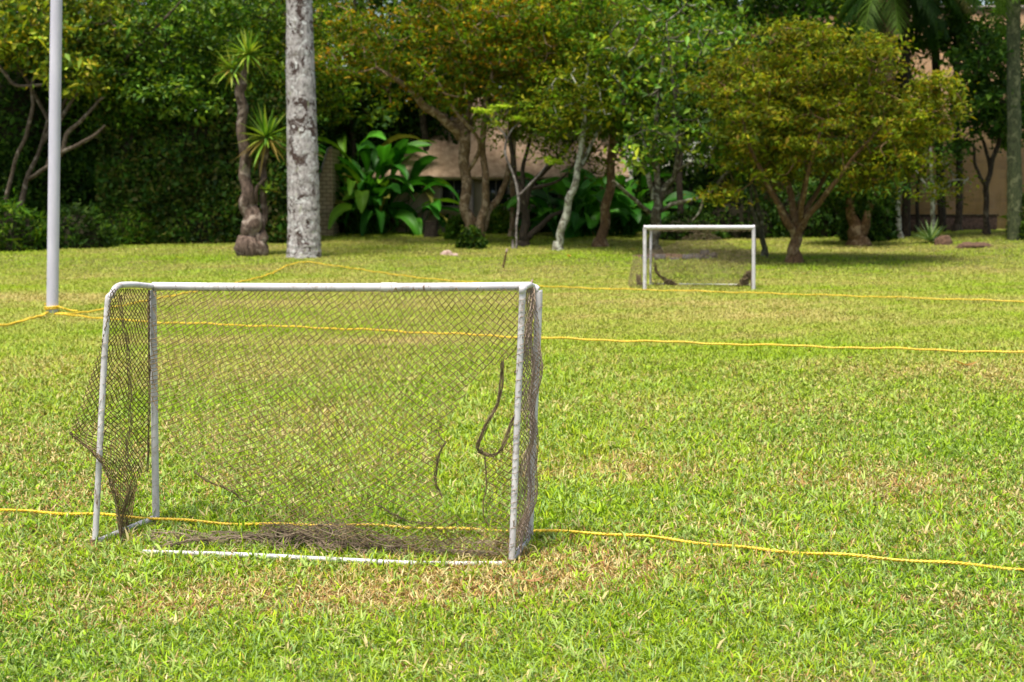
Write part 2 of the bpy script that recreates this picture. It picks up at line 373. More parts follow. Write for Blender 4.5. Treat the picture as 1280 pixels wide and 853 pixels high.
def grass():
    mb = MB()
    grass_zone(mb, 720000, 3.6, 16, 0.72, None, 2.2)
    grass_zone(mb, 760000, 16, 50, 0.6, 0.8, 1.9)
    grass_zone(mb, 64000, 3.8, 14, 0.95, None, 2.0, 8)
    o = mb.build('grass', M['grass'])
    tagit(o, 'short mown lawn of green and straw coloured blades', 'grass', kind='stuff')
grass()

# ------------------------------------------------------------------ ropes
def rope(name, pts, r, label, twist=True):
    P = smooth_line(np.array(pts), 14)
    # resample evenly
    seg = np.concatenate([[0], np.cumsum(np.linalg.norm(np.diff(P, axis=0), axis=1))])
    n = int(min(seg[-1]/(r*2.2), 1500)); s = np.linspace(0, seg[-1], n)
    P = np.stack([np.interp(s, seg, P[:, k]) for k in range(3)], 1)
    P[:, 2] += 0.006*np.sin(s*5)+0.004*np.sin(s*13.7); P[:, 0] += 0.004*np.sin(s*7.3); P[:, 1] += 0.008*np.sin(s*2.9)
    mb = MB()
    T = unit(np.gradient(P, axis=0)); N = unit(np.cross(T, [0, 0, 1.0])); B = np.cross(N, T)
    for k in range(3):
        a = s/(r*7)*2*np.pi + k*2*np.pi/3 if n*r*2.2 >= seg[-1]*0.99 else np.arange(n)*1.3 + k*2.094
        Q = P + r*0.52*(np.cos(a)[:, None]*N + np.sin(a)[:, None]*B)
        tube(mb, Q, r*0.58, 5, cap=True)
    o = mb.build(name, M['rope'], smooth=True)
    return tagit(o, label, 'rope', 'yellow boundary ropes on the lawn')
def gl(*pp, dz=0.04): return [gnd(x, y, dz) for x, y in pp]
rope('boundary_rope', gl((-160, 622), (0, 637), (200, 649), (420, 659), (640, 663), (800, 672), (960, 688), (1120, 702), (1280, 711), (1460, 728), dz=0.04), 0.0085,
     'nearest yellow rope, lying across the lawn just behind the large front goal')
rope('boundary_rope', gl((70, 393), (128, 398), (195, 403), (420, 411), (640, 421), (900, 430), (1280, 441), (1500, 449), dz=0.06), 0.0125,
     'middle yellow rope stretched across the lawn between the two goals')
rope('boundary_rope', gl((68, 393), (128, 386.5), (320, 348), (362, 331), (386, 327.5), dz=.06), 0.014,
     'short yellow rope running from the white pole foot back to the thick palm')
rope('boundary_rope', gl((384, 327.5), (430, 334), (540, 349), (700, 359), (900, 365), (1090, 371), (1280, 377), (1460, 382), dz=.055), 0.012,
     'farthest yellow rope, from the thick palm past the foot of the small far goal')
rope('boundary_rope', gl((-120, 424), (0, 407), (30, 401), (52, 394), (60, 391), dz=.06), 0.018,
     'yellow rope entering at the left edge and tied to the white pole foot')

# pole
def pole():
    g = gnd(65, 392); e = empty('tall_pole', g, 'tall lavender white metal pole standing in the lawn at left', 'pole')
    Y = g[1]; top = at(75, -330, Y)
    mb = MB(); r0 = 7.2/ppm(Y); pts = np.linspace(g+[0,0,-.1], top, 12)
    tube(mb, pts-g, np.linspace(r0*1.0, r0*0.95, 12), 20); mb.build('shaft', M['paint_clean'], e, True)
    mb = MB(); a = np.linspace(0, 2*np.pi*2.5, 70)
    tube(mb, np.stack([np.cos(a)*(r0+.014), np.sin(a)*(r0+.014), 0.03+0.014*a/2+0.01*np.sin(a*.4)], 1), 0.014, 5)
    tube(mb, smooth_line([(r0+.01,-.02,.1),(r0+.1,-.12,.09),(r0+.2,-.06,.05),(r0+.33,-.1,.04)]), 0.013, 5)
    mb.build('rope_knot', M['rope'], e, True)
pole()

# ------------------------------------------------------------------ goals
def lerp(a, b, t): return a + (b-a)*t
def cords(mb, A, B, r, col=None):
    """triangular prisms from A to B"""
    n = len(A)
    if n == 0: return
    d = unit(B-A); u = unit(np.cross(d, np.array([0.3, 0.2, 0.9]))); v = np.cross(d, u)
    R = r if np.ndim(r) else np.full(n, r); R = R[:, None]
    ring = [u*math.cos(t)+v*math.sin(t) for t in (0, 2.094, 4.189)]
    V = np.stack([A+ring[k]*R for k in range(3)] + [B+ring[k]*R for k in range(3)], 1).reshape(-1, 3)
    i = np.arange(n)[:, None]*6
    for q in ((0,1,4,3), (1,2,5,4), (2,0,3,5)):
        mb.f.append(i + np.array(q) + mb.n)
    mb.v.append(V.astype(np.float32)); mb.c.append(np.full((len(V), 3), .5, np.float32)); mb.n += len(V)
def net(mb, F, nu, nv, r, keep=None, drop=0.0, jit=0.25):
    """diamond netting over F(u,v) -> (n,3)"""
    I, J = np.meshgrid(np.arange(nu+1), np.arange(nv+1)); m = (I+J) % 2 == 0
    ui = I + jit*rng.uniform(-1, 1, I.shape); vj = J + jit*rng.uniform(-1, 1, I.shape)
    U = np.clip(ui/nu, 0, 1); Vv = np.clip(vj/nv, 0, 1)
    P, PX = F(U.reshape(-1), Vv.reshape(-1)); P = P.reshape(nv+1, nu+1, 3)
    K = m.copy()
    if keep is not None: K &= keep(*PX).reshape(K.shape)
    for di in (1, -1):
        a = K[:-1, :-1] & K[1:, 1:] if di == 1 else K[:-1, 1:] & K[1:, :-1]
        A = P[:-1, :-1][a] if di == 1 else P[:-1, 1:][a]; B = P[1:, 1:][a] if di == 1 else P[1:, :-1][a]
        g = rng.random(len(A)) >= drop
        cords(mb, A[g], B[g], r*rng.uniform(0.7, 1.25, g.sum()))
def at_arr(px, py, Y):
    a = (px-640)/FPX; b = (426.5-py)/FPX; c, s = math.cos(PITCH), math.sin(PITCH)
    dy = c+b*s; dz = -s+b*c; t = Y/dy
    return np.stack([a*t, Y, CAM_H+dz*t], 1)
def inpoly(x, y, poly):
    ins = np.zeros(x.shape, bool); n = len(poly)
    for i in range(n):
        x1, y1 = poly[i]; x2, y2 = poly[(i+1) % n]
        c = ((y1 > y) != (y2 > y)) & (x < (x2-x1)*(y-y1)/((y2-y1)+1e-9)+x1); ins ^= c
    return ins
def bundle(mb, pts, n, spread, r, loops=4.0):
    """a hank of net cords following pts"""
    P = smooth_line(pts, 10); m = len(P); t = np.linspace(0, 1, m)
    for k in range(n):
        ph = rng.uniform(0, 6.3, 3); f = rng.uniform(loops*0.5, loops*1.5, 3)*6.3; s = spread*rng.uniform(0.3, 1)
        Q = P + s*np.stack([np.sin(f[0]*t+ph[0]), np.sin(f[1]*t+ph[1]), np.sin(f[2]*t+ph[2])], 1)
        cords(mb, Q[:-1], Q[1:], r)
def frayed(mb, pts, n, length, r):
    P = smooth_line(pts, 10)
    for k in range(n):
        p = P[rng.integers(len(P))]; d = unit(rng.normal(size=3)); L = length*rng.uniform(0.3, 1)
        q = p + d*L; q2 = q + unit(rng.normal(size=3)+[0,0,-1])*L*0.6; A = np.array([p, q]); B = np.array([q, q2]); cords(mb, A, B, r)

def near_goal():
    A = gnd(118, 685); B = gnd(195, 655); C = gnd(661, 681); D = gnd(639, 709)
    org = (A+B+C+D)/4; org[2] = 0
    e = empty('soccer_goal', org, 'large near goal of chipped white tubes with a torn brown net', 'goal', 'small portable football goals')
    AT = at(134, 386, A[1]+.01); BT = at(191, 358, B[1]); CT = at(674, 358, C[1]); DT = at(653, 372, D[1])
    def part(name, mb, mat, sm=True): return mb.build(name, mat, e, sm, world_to=org)
    rp = 0.0178
    # far posts of the mouth
    mb = MB(); tube(mb, np.linspace(B-[0,0,.03], BT-[0,0,.02], 10), rp, 14); part('post', mb, M['paint'])
    mb = MB(); P = smooth_line([C-[0,0,.03], lerp(C, CT, .5), lerp(C, CT, .93), lerp(C, CT, .985)+[-.008,0,0], CT+[-.045,0,0.0]], 6); tube(mb, P, rp, 14); part('post', mb, M['paint'])
    # crossbar (a sleeve over a slightly thinner tube)
    mb = MB(); cb0 = BT + [-.0, 0, .0]; cb1 = CT + [-.04, 0, 0]
    Q = np.linspace(cb0, cb1, 16); Q[:, 2] -= 0.006*np.sin(np.linspace(0, np.pi, 16)); tube(mb, Q, rp*1.15, 16)
    part('crossbar', mb, M['paint'])
    mb = MB(); s0 = lerp(cb0, cb1, .62)-[0,0,.006]; s1 = lerp(cb0, cb1, .66)-[0,0,.006]; tube(mb, np.linspace(s0, s1, 4), rp*1.3, 16); part('sleeve', mb, M['paint'])
    # side arms curving down into the near legs
    for foot, top, far, nm in ((A, AT, BT, 0), (D, DT, CT+np.array([-.03,0,0]), 1)):
        mb = MB(); hz = far + [0, 0, 0]
        c1 = at(147, 358, A[1]+.05) if nm == 0 else at(655, 360, D[1]+.05)
        k = at(166, 356.0, A[1]+.2) if nm == 0 else at(661, 356.5, D[1]+.17)
        c0 = lerp(top, c1, .55) + (c1-k)*(0.12 if nm == 0 else .25)
        P = smooth_line([foot-[0,0,.03], lerp(foot, top, .5), top, c0, c1, k, lerp(k, hz, .6), hz], 6)
        tube(mb, P, rp*0.8, 14); part('side_arm', mb, M['paint'])
    # ground bars
    for a, b in ((A+[.0,0,.02], B+[0,0,.03]), (C+[0,0,.03], D+[0,0,.03])):
        mb = MB(); tube(mb, np.linspace(a, b, 5), rp*0.85, 12); part('ground_bar', mb, M['paint'])
    mb = MB(); g0 = gnd(178, 689, .03); P = smooth_line([g0, gnd(300, 692, .035), gnd(420, 698, .035), gnd(530, 703, .028), D+[0,0,.02]], 5)-np.array([0,0,.008]); tube(mb, P, rp*0.68, 12); part('ground_bar', mb, M['paint'])
    mb = MB(); tube(mb, np.linspace(A, A+[0,0,.04], 3), rp*1.15, 12); part('foot', mb, M['net_dark'])
    mb = MB(); tube(mb, np.linspace(D-[0,0,.01], D+[0,0,.035], 3), rp*1.25, 12); part('foot', mb, M['net_dark'])
    # ---- main net panel: hangs from the crossbar, slack towards the camera side
    def Fm(u, v):
        U0 = u*1.7-.25; a = -.42 + .62*np.clip(U0, 0, 1); u = U0 + a*v + .18; oob = (u < -.002) | (u > 1.002); u = np.clip(u, 0, 1)
        xt = 190 + u*(655-190); xb = 165 + u*(641-165)
        sw = 3.0*np.sin(v*9+u*4)*(1-u) + 16*np.sin(v*np.pi*.9)*(u*(1-u)*2) + 5*np.sin(v*5+u*13)*u*(1-u)*4
        px = lerp(xt, xb, v) + sw + 4*np.sin(v*np.pi)*np.sin(u*7)
        yt = 360 + 3.0*np.abs(np.sin(u*np.pi*17))*(1-v)
        yb = 688 + u*16
        vv = v + 0.055*np.sin(v*np.pi)*np.sin(u*np.pi) + 0.01*np.sin(u*23)*v*(1-v)*4
        py = lerp(yt, yb, vv)
        Yf = lerp(B[1], C[1], u); Yn = lerp(A[1], D[1], u)
        k = np.clip(v*1.15, 0, 1)**0.6; k = np.maximum(k, u**6)
        Y = lerp(Yf, Yn, k) + 0.05*np.sin(u*11+v*3)*v*(1-v)*3 + 0.02*np.sin(u*31+v*7)*v
        return at_arr(px, py, Y), (np.where(oob, -999., px), py)
    hole = [(629,448),(604,466),(586,496),(564,520),(556,548),(548,585),(548,612),(560,640),(585,652),(604,648),(606,610),(600,572),(618,568),(636,545),(646,520),(646,470),(640,455)]
    hole2 = [(470,628),(500,640),(520,652),(500,655),(470,645)]
    bx = [180,205,245,280,310,330,400,460,560,660]; by = [500,545,592,612,632,655,668,676,690,704]
    def keep(px, py):
        wob = 5*np.sin(px*.21)+4*np.sin(px*.083+2)
        return (px > 0) & ~inpoly(px+3*np.sin(py*.3), py, hole) & ~inpoly(px, py, hole2) & (py < np.interp(px, bx, by)+wob)
    mb = MB(); net(mb, Fm, 190, 76, 0.0021, keep, 0.012, .14)
    part('net_back_panel', mb, M['net'], False)
    # ---- right side panel
    def Fr(u, v):
        near = np.stack([lerp(DT[k], D[k], v) for k in range(3)], 1); far = np.stack([lerp(CT[k]-(0.03 if k == 0 else 0), C[k], v) for k in range(3)], 1)
        p = near + (far-near)*u[:, None]; p[:, 0] += 0.035*np.sin(v*np.pi)*np.sin(u*np.pi) + 0.012*np.sin(v*26)*np.sin(u*np.pi); p[:, 2] += 0.035*u*(1-v); return p, (p[:, 0], p[:, 2])
    mb = MB(); net(mb, Fr, 26, 92, 0.002, None, 0.0)
    def Fr2(u, v):
        p, q = Fr(u*.9+.05, v); p[:, 0] += 0.02*np.sin(v*15+u*5)+.015; return p, q
    net(mb, Fr2, 20, 80, 0.0019, None, 0.05); part('net_side_panel', mb, M['net_pale'], False)
    # ---- left side panel with a flap blown out to the left
    ys = [360,400,440,480,510,540,556,575,620,684]
    xl = [139,133,124,110,98,88,103,126,146,151]; xr = [188,188,187,187,187,187,185,181,169,160]
    def Fl(u, v):
        py = 361 + v*(684-361); l = np.interp(py, ys, xl); r_ = np.interp(py, ys, xr)
        px = lerp(l, r_, u) + 2.5*np.sin(py*.09+u*5)*np.sin(u*np.pi)
        Y = lerp(A[1]-.02, B[1]-.02, u**1.2) + 0.06*np.sin(u*8+v*7)*v
        py = py + 5*np.sin(u*9)*v
        return at_arr(px, py, Y), (px, py)
    mb = MB()
    net(mb, Fl, 28, 90, 0.0023, lambda x, y: (y < 600) | (x < 172), 0.01)
    part('net_side_panel', mb, M['net'], False)
    def L(pp, f): return [at(x, y, f) for x, y in pp]
    mb = MB()
    bundle(mb, L([(88,541),(98,551),(115,566),(131,585),(143,620),(148,650),(152,682)], A[1]-.03), 7, 0.008, 0.0017)
    bundle(mb, L([(186,362),(186,420),(187,480),(186,540),(184,590)], B[1]-.03), 6, 0.008, 0.0016)
    bundle(mb, L([(150,372),(160,450),(163,520),(158,570),(165,590)], A[1]+.15), 5, 0.010, 0.0015)
    frayed(mb, L([(88,541),(98,551),(115,566)], A[1]-.03), 14, .05, .0013)
    # torn edges and the hanging loop
    bundle(mb, L([(628,452),(627,478),(622,505),(608,530),(600,548),(597,560),(603,566),(614,569),(626,562),(634,546),(640,528),(648,512)], D[1]+.02), 14, 0.0095, 0.0016, 2.5)
    frayed(mb, L([(628,452),(622,505),(600,548),(603,566),(634,546)], D[1]+.02), 34, .05, .0010)
    bundle(mb, L([(557,552),(547,575),(544,598),(548,612),(553,622)], D[1]+.15), 8, 0.008, 0.0015, 2.5)
    bundle(mb, L([(548,540),(551,548),(557,553)], D[1]+.15), 4, 0.004, 0.0013)
    bundle(mb, L([(243,590),(262,603),(285,612),(308,628)], A[1]), 6, 0.010, 0.0013, 3)
    bundle(mb, L([(470,630),(490,642),(512,652),(540,655)], A[1]-.1), 5, 0.007, 0.0016)
    bundle(mb, L([(606,570),(608,600),(604,640),(612,660)], D[1]+.02), 4, 0.006, 0.0015)
    part('torn_net_edge', mb, M['net_dark'], False)
    # ---- heaped netting along the ground bar
    mb = MB()
    def Fp(u, v):
        px = 182 + u*455
        hx = np.interp(px, [182,230,300,380,430,470,520,600,640], [.012,.03,.03,.10,.11,.05,.03,.03,.05])
        Yn = lerp(A[1]-.05, D[1]+.04, u)
        prof = np.sin(np.clip(v, 0, 1)*np.pi)**.7
        Y = Yn + v*0.26 + .03*np.sin(u*60+v*9)
        z = 0.03 + prof*hx*(0.8+.35*np.sin(u*47+v*5)+.3*np.sin(u*91+v*13))
        p = at_arr(px, np.full_like(px, 690.), Y); p[:, 2] = z; p[:, 0] += .02*np.sin(v*17+u*40)
        return p, (px, Y)
    net(mb, Fp, 120, 12, 0.0016, None, 0.1, .6)
    net(mb, lambda u, v: (lambda q: (q[0]*np.array([1,1,.75])+np.array([.01,-.02,0]), q[1]))(Fp(u*.4+.32, v)), 60, 12, 0.0018, None, 0.1, .9)
    for k in range(34):
        x = rng.normal(405, 42) if k < 22 else rng.uniform(200, 600); x = min(max(x, 205), 610)
        c = at(x, 680, lerp(A[1], D[1], (x-165)/475)+rng.uniform(.0, .16)); c[2] = rng.uniform(.035, .11) if k < 22 else .04
        r_ = rng.uniform(.02, .07); t = np.linspace(0, rng.uniform(5, 12), 26); ph = rng.uniform(0, 6, 3)
        Q = c + np.stack([r_*1.8*np.sin(t+ph[0]), r_*np.cos(t*1.3+ph[1]), .3*r_*np.sin(t*1.7+ph[2])], 1); cords(mb, Q[:-1], Q[1:], 0.0019)
    bundle(mb, [gnd(190, 686, .03), gnd(250, 676, .06), gnd(340, 672, .06), gnd(440, 682, .05), gnd(540, 688, .04), gnd(620, 694, .04)], 9, 0.012, 0.0018, 9)
    part('heaped_net', mb, M['net_dusty'], False)
    # ---- lashings
    mb = MB()
    def lash(p0, p1, turns, rr, cr):
        t = np.linspace(0, 1, turns*9); a = np.cumsum(rng.gamma(.7, 1.0, len(t)))*turns*6.283/len(t)/.7; rr = rr*rng.uniform(1.0, 1.25, (len(t), 1)); P = p0 + (p1-p0)*t[:, None]; d = unit(p1-p0); u = unit(np.cross(d, [0.2, 1, .1])); v_ = np.cross(d, u)
        Q = P + rr*(np.cos(a)[:, None]*u + np.sin(a)[:, None]*v_); cords(mb, Q[:-1], Q[1:], cr)
    lash(DT, D+[0,0,.05], 44, rp*.8+.001, .0013)
    lash(C+[0,0,.05], lerp(C, CT, .93), 22, rp+.001, .0011)
    lash(lerp(B, BT, .3), BT-[0,0,.02], 22, rp+.001, .0011)
    lash(lerp(A, AT, .35), AT, 14, rp*.8+.001, .0011)
    part('lashing', mb, M['net_pale'], False)
near_goal()

def far_goal():
    L = gnd(806, 363); R = gnd(942, 364); s = ppm(L[1])
    Y = L[1]; org = (L+R)/2; org[2] = 0
    e = empty('soccer_goal', org, 'small far goal with white frame and sagging net, mouth towards the camera', 'goal', 'small portable football goals')
    def part(name, mb, mat, sm=True): return mb.build(name, mat, e, sm, world_to=org)
    LT = at(806, 284.5, Y); RT = at(942, 284.5, R[1]); d = 0.85
    rp = 2.3/s
    mb = MB(); tube(mb, np.linspace(L-[0,0,.04], LT, 8), rp, 12); part('post', mb, M['paint'])
    mb = MB(); tube(mb, np.linspace(R-[0,0,.04], RT, 8), rp, 12); part('post', mb, M['paint'])
    mb = MB(); tube(mb, np.linspace(LT+[-.02,0,0], RT+[.02,0,0], 8), rp*1.15, 12); part('crossbar', mb, M['paint'])
    Lb = gnd(813, 357.5); Rb = gnd(941, 358); LbT = np.array([Lb[0]*1.0, Lb[1], LT[2]]); RbT = np.array([Rb[0], Rb[1], RT[2]])
    for a, b, c in ((Lb, LbT, LT), (Rb, RbT, RT)):
        mb = MB(); tube(mb, smooth_line([a-[0,0,.03], lerp(a, b, .5), lerp(a, b, .9), lerp(lerp(a, b, 1.0), c, .12), lerp(b, c, .5), c], 5), rp*.65, 10); part('side_arm', mb, M['paint'])
    mb = MB(); tube(mb, np.linspace(Lb+[0,0,.04], Rb+[0,0,.03], 4), rp*.3, 8); part('ground_bar', mb, M['paint'])
    def F(u, v):
        a = LT[None]*(1-u[:, None])+RT[None]*u[:, None]; b = Lb[None]*(1-u[:, None])+Rb[None]*u[:, None]
        p = lerp(a, b, v[:, None]); p[:, 1] = lerp(LT[1], Lb[1], np.clip(v*1.5, 0, 1)) + .06*np.sin(u*9+v*4); p[:, 2] = lerp(a[:, 2], .06, v)
        return p, (u, v)
    mb = MB(); net(mb, F, 90, 54, 0.0045, lambda u, v: (v > .22+.16*np.sin(u*7+1)) | (v < .08) , .05); part('net_back_panel', mb, M['net_dusty'], False)
    mb = MB()
    def Fs(T, Bm, TB, BB):
        return lambda u, v: ((T[None]*(1-u[:,None])+TB[None]*u[:,None])*(1-v[:,None])+(Bm[None]*(1-u[:,None])+BB[None]*u[:,None])*v[:,None]+np.array([1,0,0])*(.05*np.sin(v*5)*np.sin(u*3.1))[:,None], (u, v))
    net(mb, Fs(RT, R, RbT, Rb), 20, 40, 0.004, None, .0); part('net_side_panel', mb, M['net_dark'], False)
    mb = MB(); net(mb, Fs(LT, L, LbT-np.array([.25,0,0]), Lb-np.array([.45,0,0])), 20, 40, 0.0035, lambda u, v: v > .5, .0); part('net_side_panel', mb, M['net_dark'], False)
    mb = MB()
    def W(pp, yy, n, sp, r): bundle(mb, [at(x, y, yy) for x, y in pp], n, sp, r)
    Yb = Lb[1]-.1
    W([(798,345),(800,355),(812,359),(826,362),(838,361)], Yb, 22, .05, .009)
    W([(818,330),(822,342),(832,350),(838,356),(845,361)], Yb, 14, .03, .006)
    W([(834,354),(840,358),(848,361),(862,362)], Yb, 34, .08, .010)
    W([(818,355),(824,358),(829,360)], Yb, 10, .03, .006)
    W([(845,361),(880,360),(910,361),(938,360)], Yb, 24, .06, .009)
    W([(938,342),(932,350),(928,358),(922,362)], Yb, 30, .08, .010)
    part('heaped_net', mb, M['net_dark'], False)
far_goal()

# ------------------------------------------------------------------ plants
def limb(mb, pts, Y, k=1.0, sides=8, rough=0.08):
    """pts rows (px, py, dY, radius_px) ; returns world nodes"""
    P = smooth_line(np.array(pts, float), 6)
    W = at_arr(P[:, 0], P[:, 1], Y + P[:, 2]); R = np.maximum(P[:, 3], .15)/ppm(Y)*k
    W += 0.25*R[:, None]*np.stack([np.sin(np.arange(len(W))*.9), np.cos(np.arange(len(W))*.7), 0*R], 1)
    tube(mb, W, R, sides, rough=rough); return W
def tree(name, label, cat, base, limbs, blobs, pal, bark, leaf=(0.13, 0.06), per=70, csz=0.35, up=.6, droop=.2, group=None, lm='leaf', seed=1, twig=.014, flat=.6, trunkname='trunk', dens=1.0, Y=None):
    """limbs: px polylines; blobs: (px,py,dY,rx_px,ry_px,depth_m,nclumps)"""
    g = gnd(*base); Y = g[1]
    e = empty(name, g, label, cat, group)
    r = np.random.default_rng(seed)
    mb = MB(); nodes = []
    for l in limbs: nodes.append(limb(mb, l, Y))
    # root flare
    p0 = limbs[0][0]; tube(mb, [g+[0,0,-.15], g+[0,0,.02], g+[0,0,.25]], [p0[3]/ppm(Y)*1.9, p0[3]/ppm(Y)*1.5, p0[3]/ppm(Y)*1.0], 11, rough=.16)
    N = np.concatenate([n[len(n)//3:] for n in nodes]); C = []
    for (px, py, dy, rx, ry, dm, nc) in blobs:
        q = unit(r.normal(size=(nc, 3)))*(r.random((nc, 1))**.42)
        c = at(px, py, Y+dy); C.append(c + q*np.array([rx/ppm(Y), dm, ry/ppm(Y)]))
    C = np.concatenate(C)
    C = C[C[:, 2] > g[2]+.25]
    d0 = np.min(np.linalg.norm(C[:, None]-N[None], axis=2), 1); C = C[np.argsort(d0)]
    for c in C:
        dd = np.linalg.norm(N-c, axis=1); k = np.argmin(dd); s = N[k]; D = dd[k]
        if D < .05: continue
        mid = lerp(s, c, .5) + r.normal(size=3)*D*.12 + np.array([0, 0, -.06*D]); P = smooth_line([s, mid, c], 3)
        rr = min(twig*(1+1.2*D), .05); tube(mb, P, np.linspace(rr, rr*.35, len(P)), 4, cap=False); N = np.vstack([N, P[2:]])
    mb.build(trunkname, bark, e, True, world_to=g)
    mb = MB(); n = int(per*dens)
    off = r.normal(size=(len(C)*n, 3))*np.array([1, 1, flat])*csz*np.repeat(r.uniform(.45, 1.35, (len(C), 1)), n, 0)
    pts = np.repeat(C, n, 0) + off
    # clump tint
    tint = np.repeat(r.uniform(.6, 1.9, (len(C), 1)), n, 0)
    k0 = mb.n; leaves(mb, pts, leaf[0], leaf[1], pal, up, droop, axis=off); mb.c[-1] = (mb.c[-1]*np.repeat(tint, 4, 0)).astype(np.float32)
    mb.build('crown', M[lm], e, False, world_to=g)
    return e

P_OLIVE = [(.11,.13,.008),(.16,.16,.008),(.09,.12,.008),(.2,.18,.01),(.17,.12,.01),(.06,.10,.008)]
P_ORANGE = [(.26,.17,.008),(.32,.17,.008),(.17,.17,.008),(.11,.13,.008)]
P_DARK = [(.028,.075,.01),(.04,.095,.012),(.02,.055,.01),(.065,.125,.013)]
P_MID = [(.045,.12,.01),(.07,.16,.01),(.035,.09,.008),(.11,.18,.012)]
P_LIME = [(.13,.23,.018),(.20,.28,.02),(.08,.17,.018),(.26,.30,.02),(.05,.11,.015)]
P_YLIME = [(.20,.24,.016),(.28,.28,.018),(.13,.19,.016),(.34,.28,.02),(.07,.12,.014)]
P_MIX = [(.08,.14,.008),(.13,.18,.008),(.05,.10,.008),(.18,.18,.008),(.10,.19,.01)]

# -- boundary and buildings
def base_z(Y, x=0): return float(tz(x, Y))
def wall_thing():
    Y = 51.0; x0 = at(905, 200, Y)[0]; x1 = at(1420, 200, Y)[0]; zb = base_z(Y); zt = at(0, 12, Y)[2]
    e = empty('garden_wall', (x0, Y, zb), 'tall brown and pink stone wall behind the trees at right', 'wall')
    mb = MB(); box(mb, (0, 0, -.3), (x1-x0, .35, zt-zb)); mb.build('wall_face', M['wall'], e)
    mb = MB(); box(mb, (-.05, -.06, zt-zb+.003), (x1-x0+.05, .41, zt-zb+.13)); mb.build('coping', M['concrete'], e)
wall_thing()
def planter():
    Y = 48.0; x0 = at(1105, 290, Y)[0]; x1 = at(1246, 290, Y)[0]; zb = base_z(Y, x0)
    e = empty('low_wall', (x0, Y, zb), 'low dark retaining wall at the foot of the tall wall', 'wall')
    mb = MB(); box(mb, (0, 0, -.2), (x1-x0, .3, .55)); mb.build('wall_face', M['soil'], e)
    mb = MB(); box(mb, (-.04, -.04, .553), (x1-x0+.04, .34, .6)); mb.build('coping', M['bark_dark'], e)
planter()
def house():
    Y = 48.0; xa = at(488, 200, Y)[0]; xb = at(768, 200, Y)[0]; g = base_z(Y+1)
    ze = at(0, 216, Y)[2]; zr = at(0, 132, Y)[2]+.5; org = np.array([xa, Y, g]); dx = xb-xa; he = ze-g; hr = zr-g
    e = empty('garden_house', org, 'low cream house with a weathered pink roof glimpsed behind the trees', 'house')
    mb = MB(); box(mb, (0, .6, -.3), (dx, 4.6, he)); mb.build('wall', M['cream'], e)
    mb = MB()
    v = [(-.6,0,he-.1),(dx+.5,0,he-.1),(dx+.1,2.6,hr),(1.4,2.6,hr),(-.6,5.2,he-.1),(dx+.5,5.2,he-.1)]
    v += [(a,b,c-.12) for a,b,c in v]
    mb.add(v, [(0,1,2,3),(5,4,3,2),(7,6,9,8),(10,11,8,9),(0,6,7,1),(5,11,10,4)]); mb.add([v[0],v[3],v[4],v[6],v[9],v[10]], [(0,1,4,3),(1,2,5,4)]); mb.add([v[1],v[2],v[5],v[7],v[8],v[11]], [(1,0,3,4),(2,1,4,5)])
    mb.build('roof', M['roof'], e)
    for k, fx in enumerate((.28, .47, .70, .88)):
        w_ = bpy.data.objects.new('window', None) if 0 else None
        cx = dx*fx; mb = MB(); z0 = .9; z1 = 1.75
        box(mb, (cx-.45, .54, z0-.06), (cx+.45, .597, z0)); box(mb, (cx-.45, .54, z1), (cx+.45, .597, z1+.06)); box(mb, (cx-.45, .54, z0), (cx-.39, .597, z1)); box(mb, (cx+.39, .54, z0), (cx+.45, .597, z1)); box(mb, (cx-.02, .56, z0), (cx+.02, .597, z1))
        wf = mb.build('window', M['concrete'], e)
        mb = MB(); box(mb, (cx-.385, .585, z0+.003), (cx+.385, .596, z1-.003)); mb.build('pane', M['glass'], wf)
    mb = MB()
    tube(mb, [(dx*.36, .3, 0), (dx*.36, .3, he-.15)], .09, 10); mb.build('porch_post', M['concrete'], e)
M['glass'] = plain_noise_mat('dark_window_glass', (0.02, 0.022, 0.025), (0.035, 0.04, 0.045), 1, .12, 0, (1,1,1), .6)
house()
def brick_fin():
    Y = 44.0; g = gnd(408, 295); Y = g[1]
    a = at(398, 287, Y); zz = lambda py: at(0, py, Y)[2]; X = lambda px: at(px, 250, Y)[0]
    v = [(X(390), g[2]-.2), (X(416), g[2]-.2), (X(416), zz(185)), (X(411), zz(187)), (X(398), zz(228)), (X(390), zz(236))]
    o = np.array([X(400), Y, g[2]]); n = len(v)
    V = [(x-o[0], 0, z-o[2]) for x, z in v] + [(x-o[0], 3.0, z-o[2]) for x, z in v]
    mb = MB(); mb.add([V[0], V[1], V[4], V[5]], [(0,1,2,3)]); mb.add([V[1], V[2], V[3], V[4]], [(0,1,2,3)])
    for i in range(n):
        j = (i+1) % n; mb.add([V[i], V[j], V[j+n], V[i+n]], [(0, 3, 2, 1)])
    e = empty('brick_wall', o, 'narrow pale yellow brick gable beside the thick palm trunk', 'wall'); mb.build('wall_face', M['brick'], e)
    mb = MB(); mb2 = [(x, -.03, z+.02) for x, _, z in V[2:6]]; 
    tube(mb, [(a_, b_, c_) for a_, b_, c_ in mb2], .035, 6); mb.build('coping', M['concrete'], e)
brick_fin()
def column(px, py0, py1, wpx, label):
    g = gnd(px, py0); t = at(px, py1, g[1]); r = wpx/ppm(g[1])/2
    e = empty('concrete_post', g, label, 'post'); mb = MB(); h = t[2]-g[2]
    box(mb, (-r, -r, -.2), (r, r, h)); mb.build('shaft', M['concrete'], e)
    mb = MB(); box(mb, (-r*1.25, -r*1.25, h+.002), (r*1.25, r*1.25, h+.1)); mb.build('cap', M['concrete'], e)
column(795, 288, 212, 8, 'square grey concrete post left of the lichen covered tree')

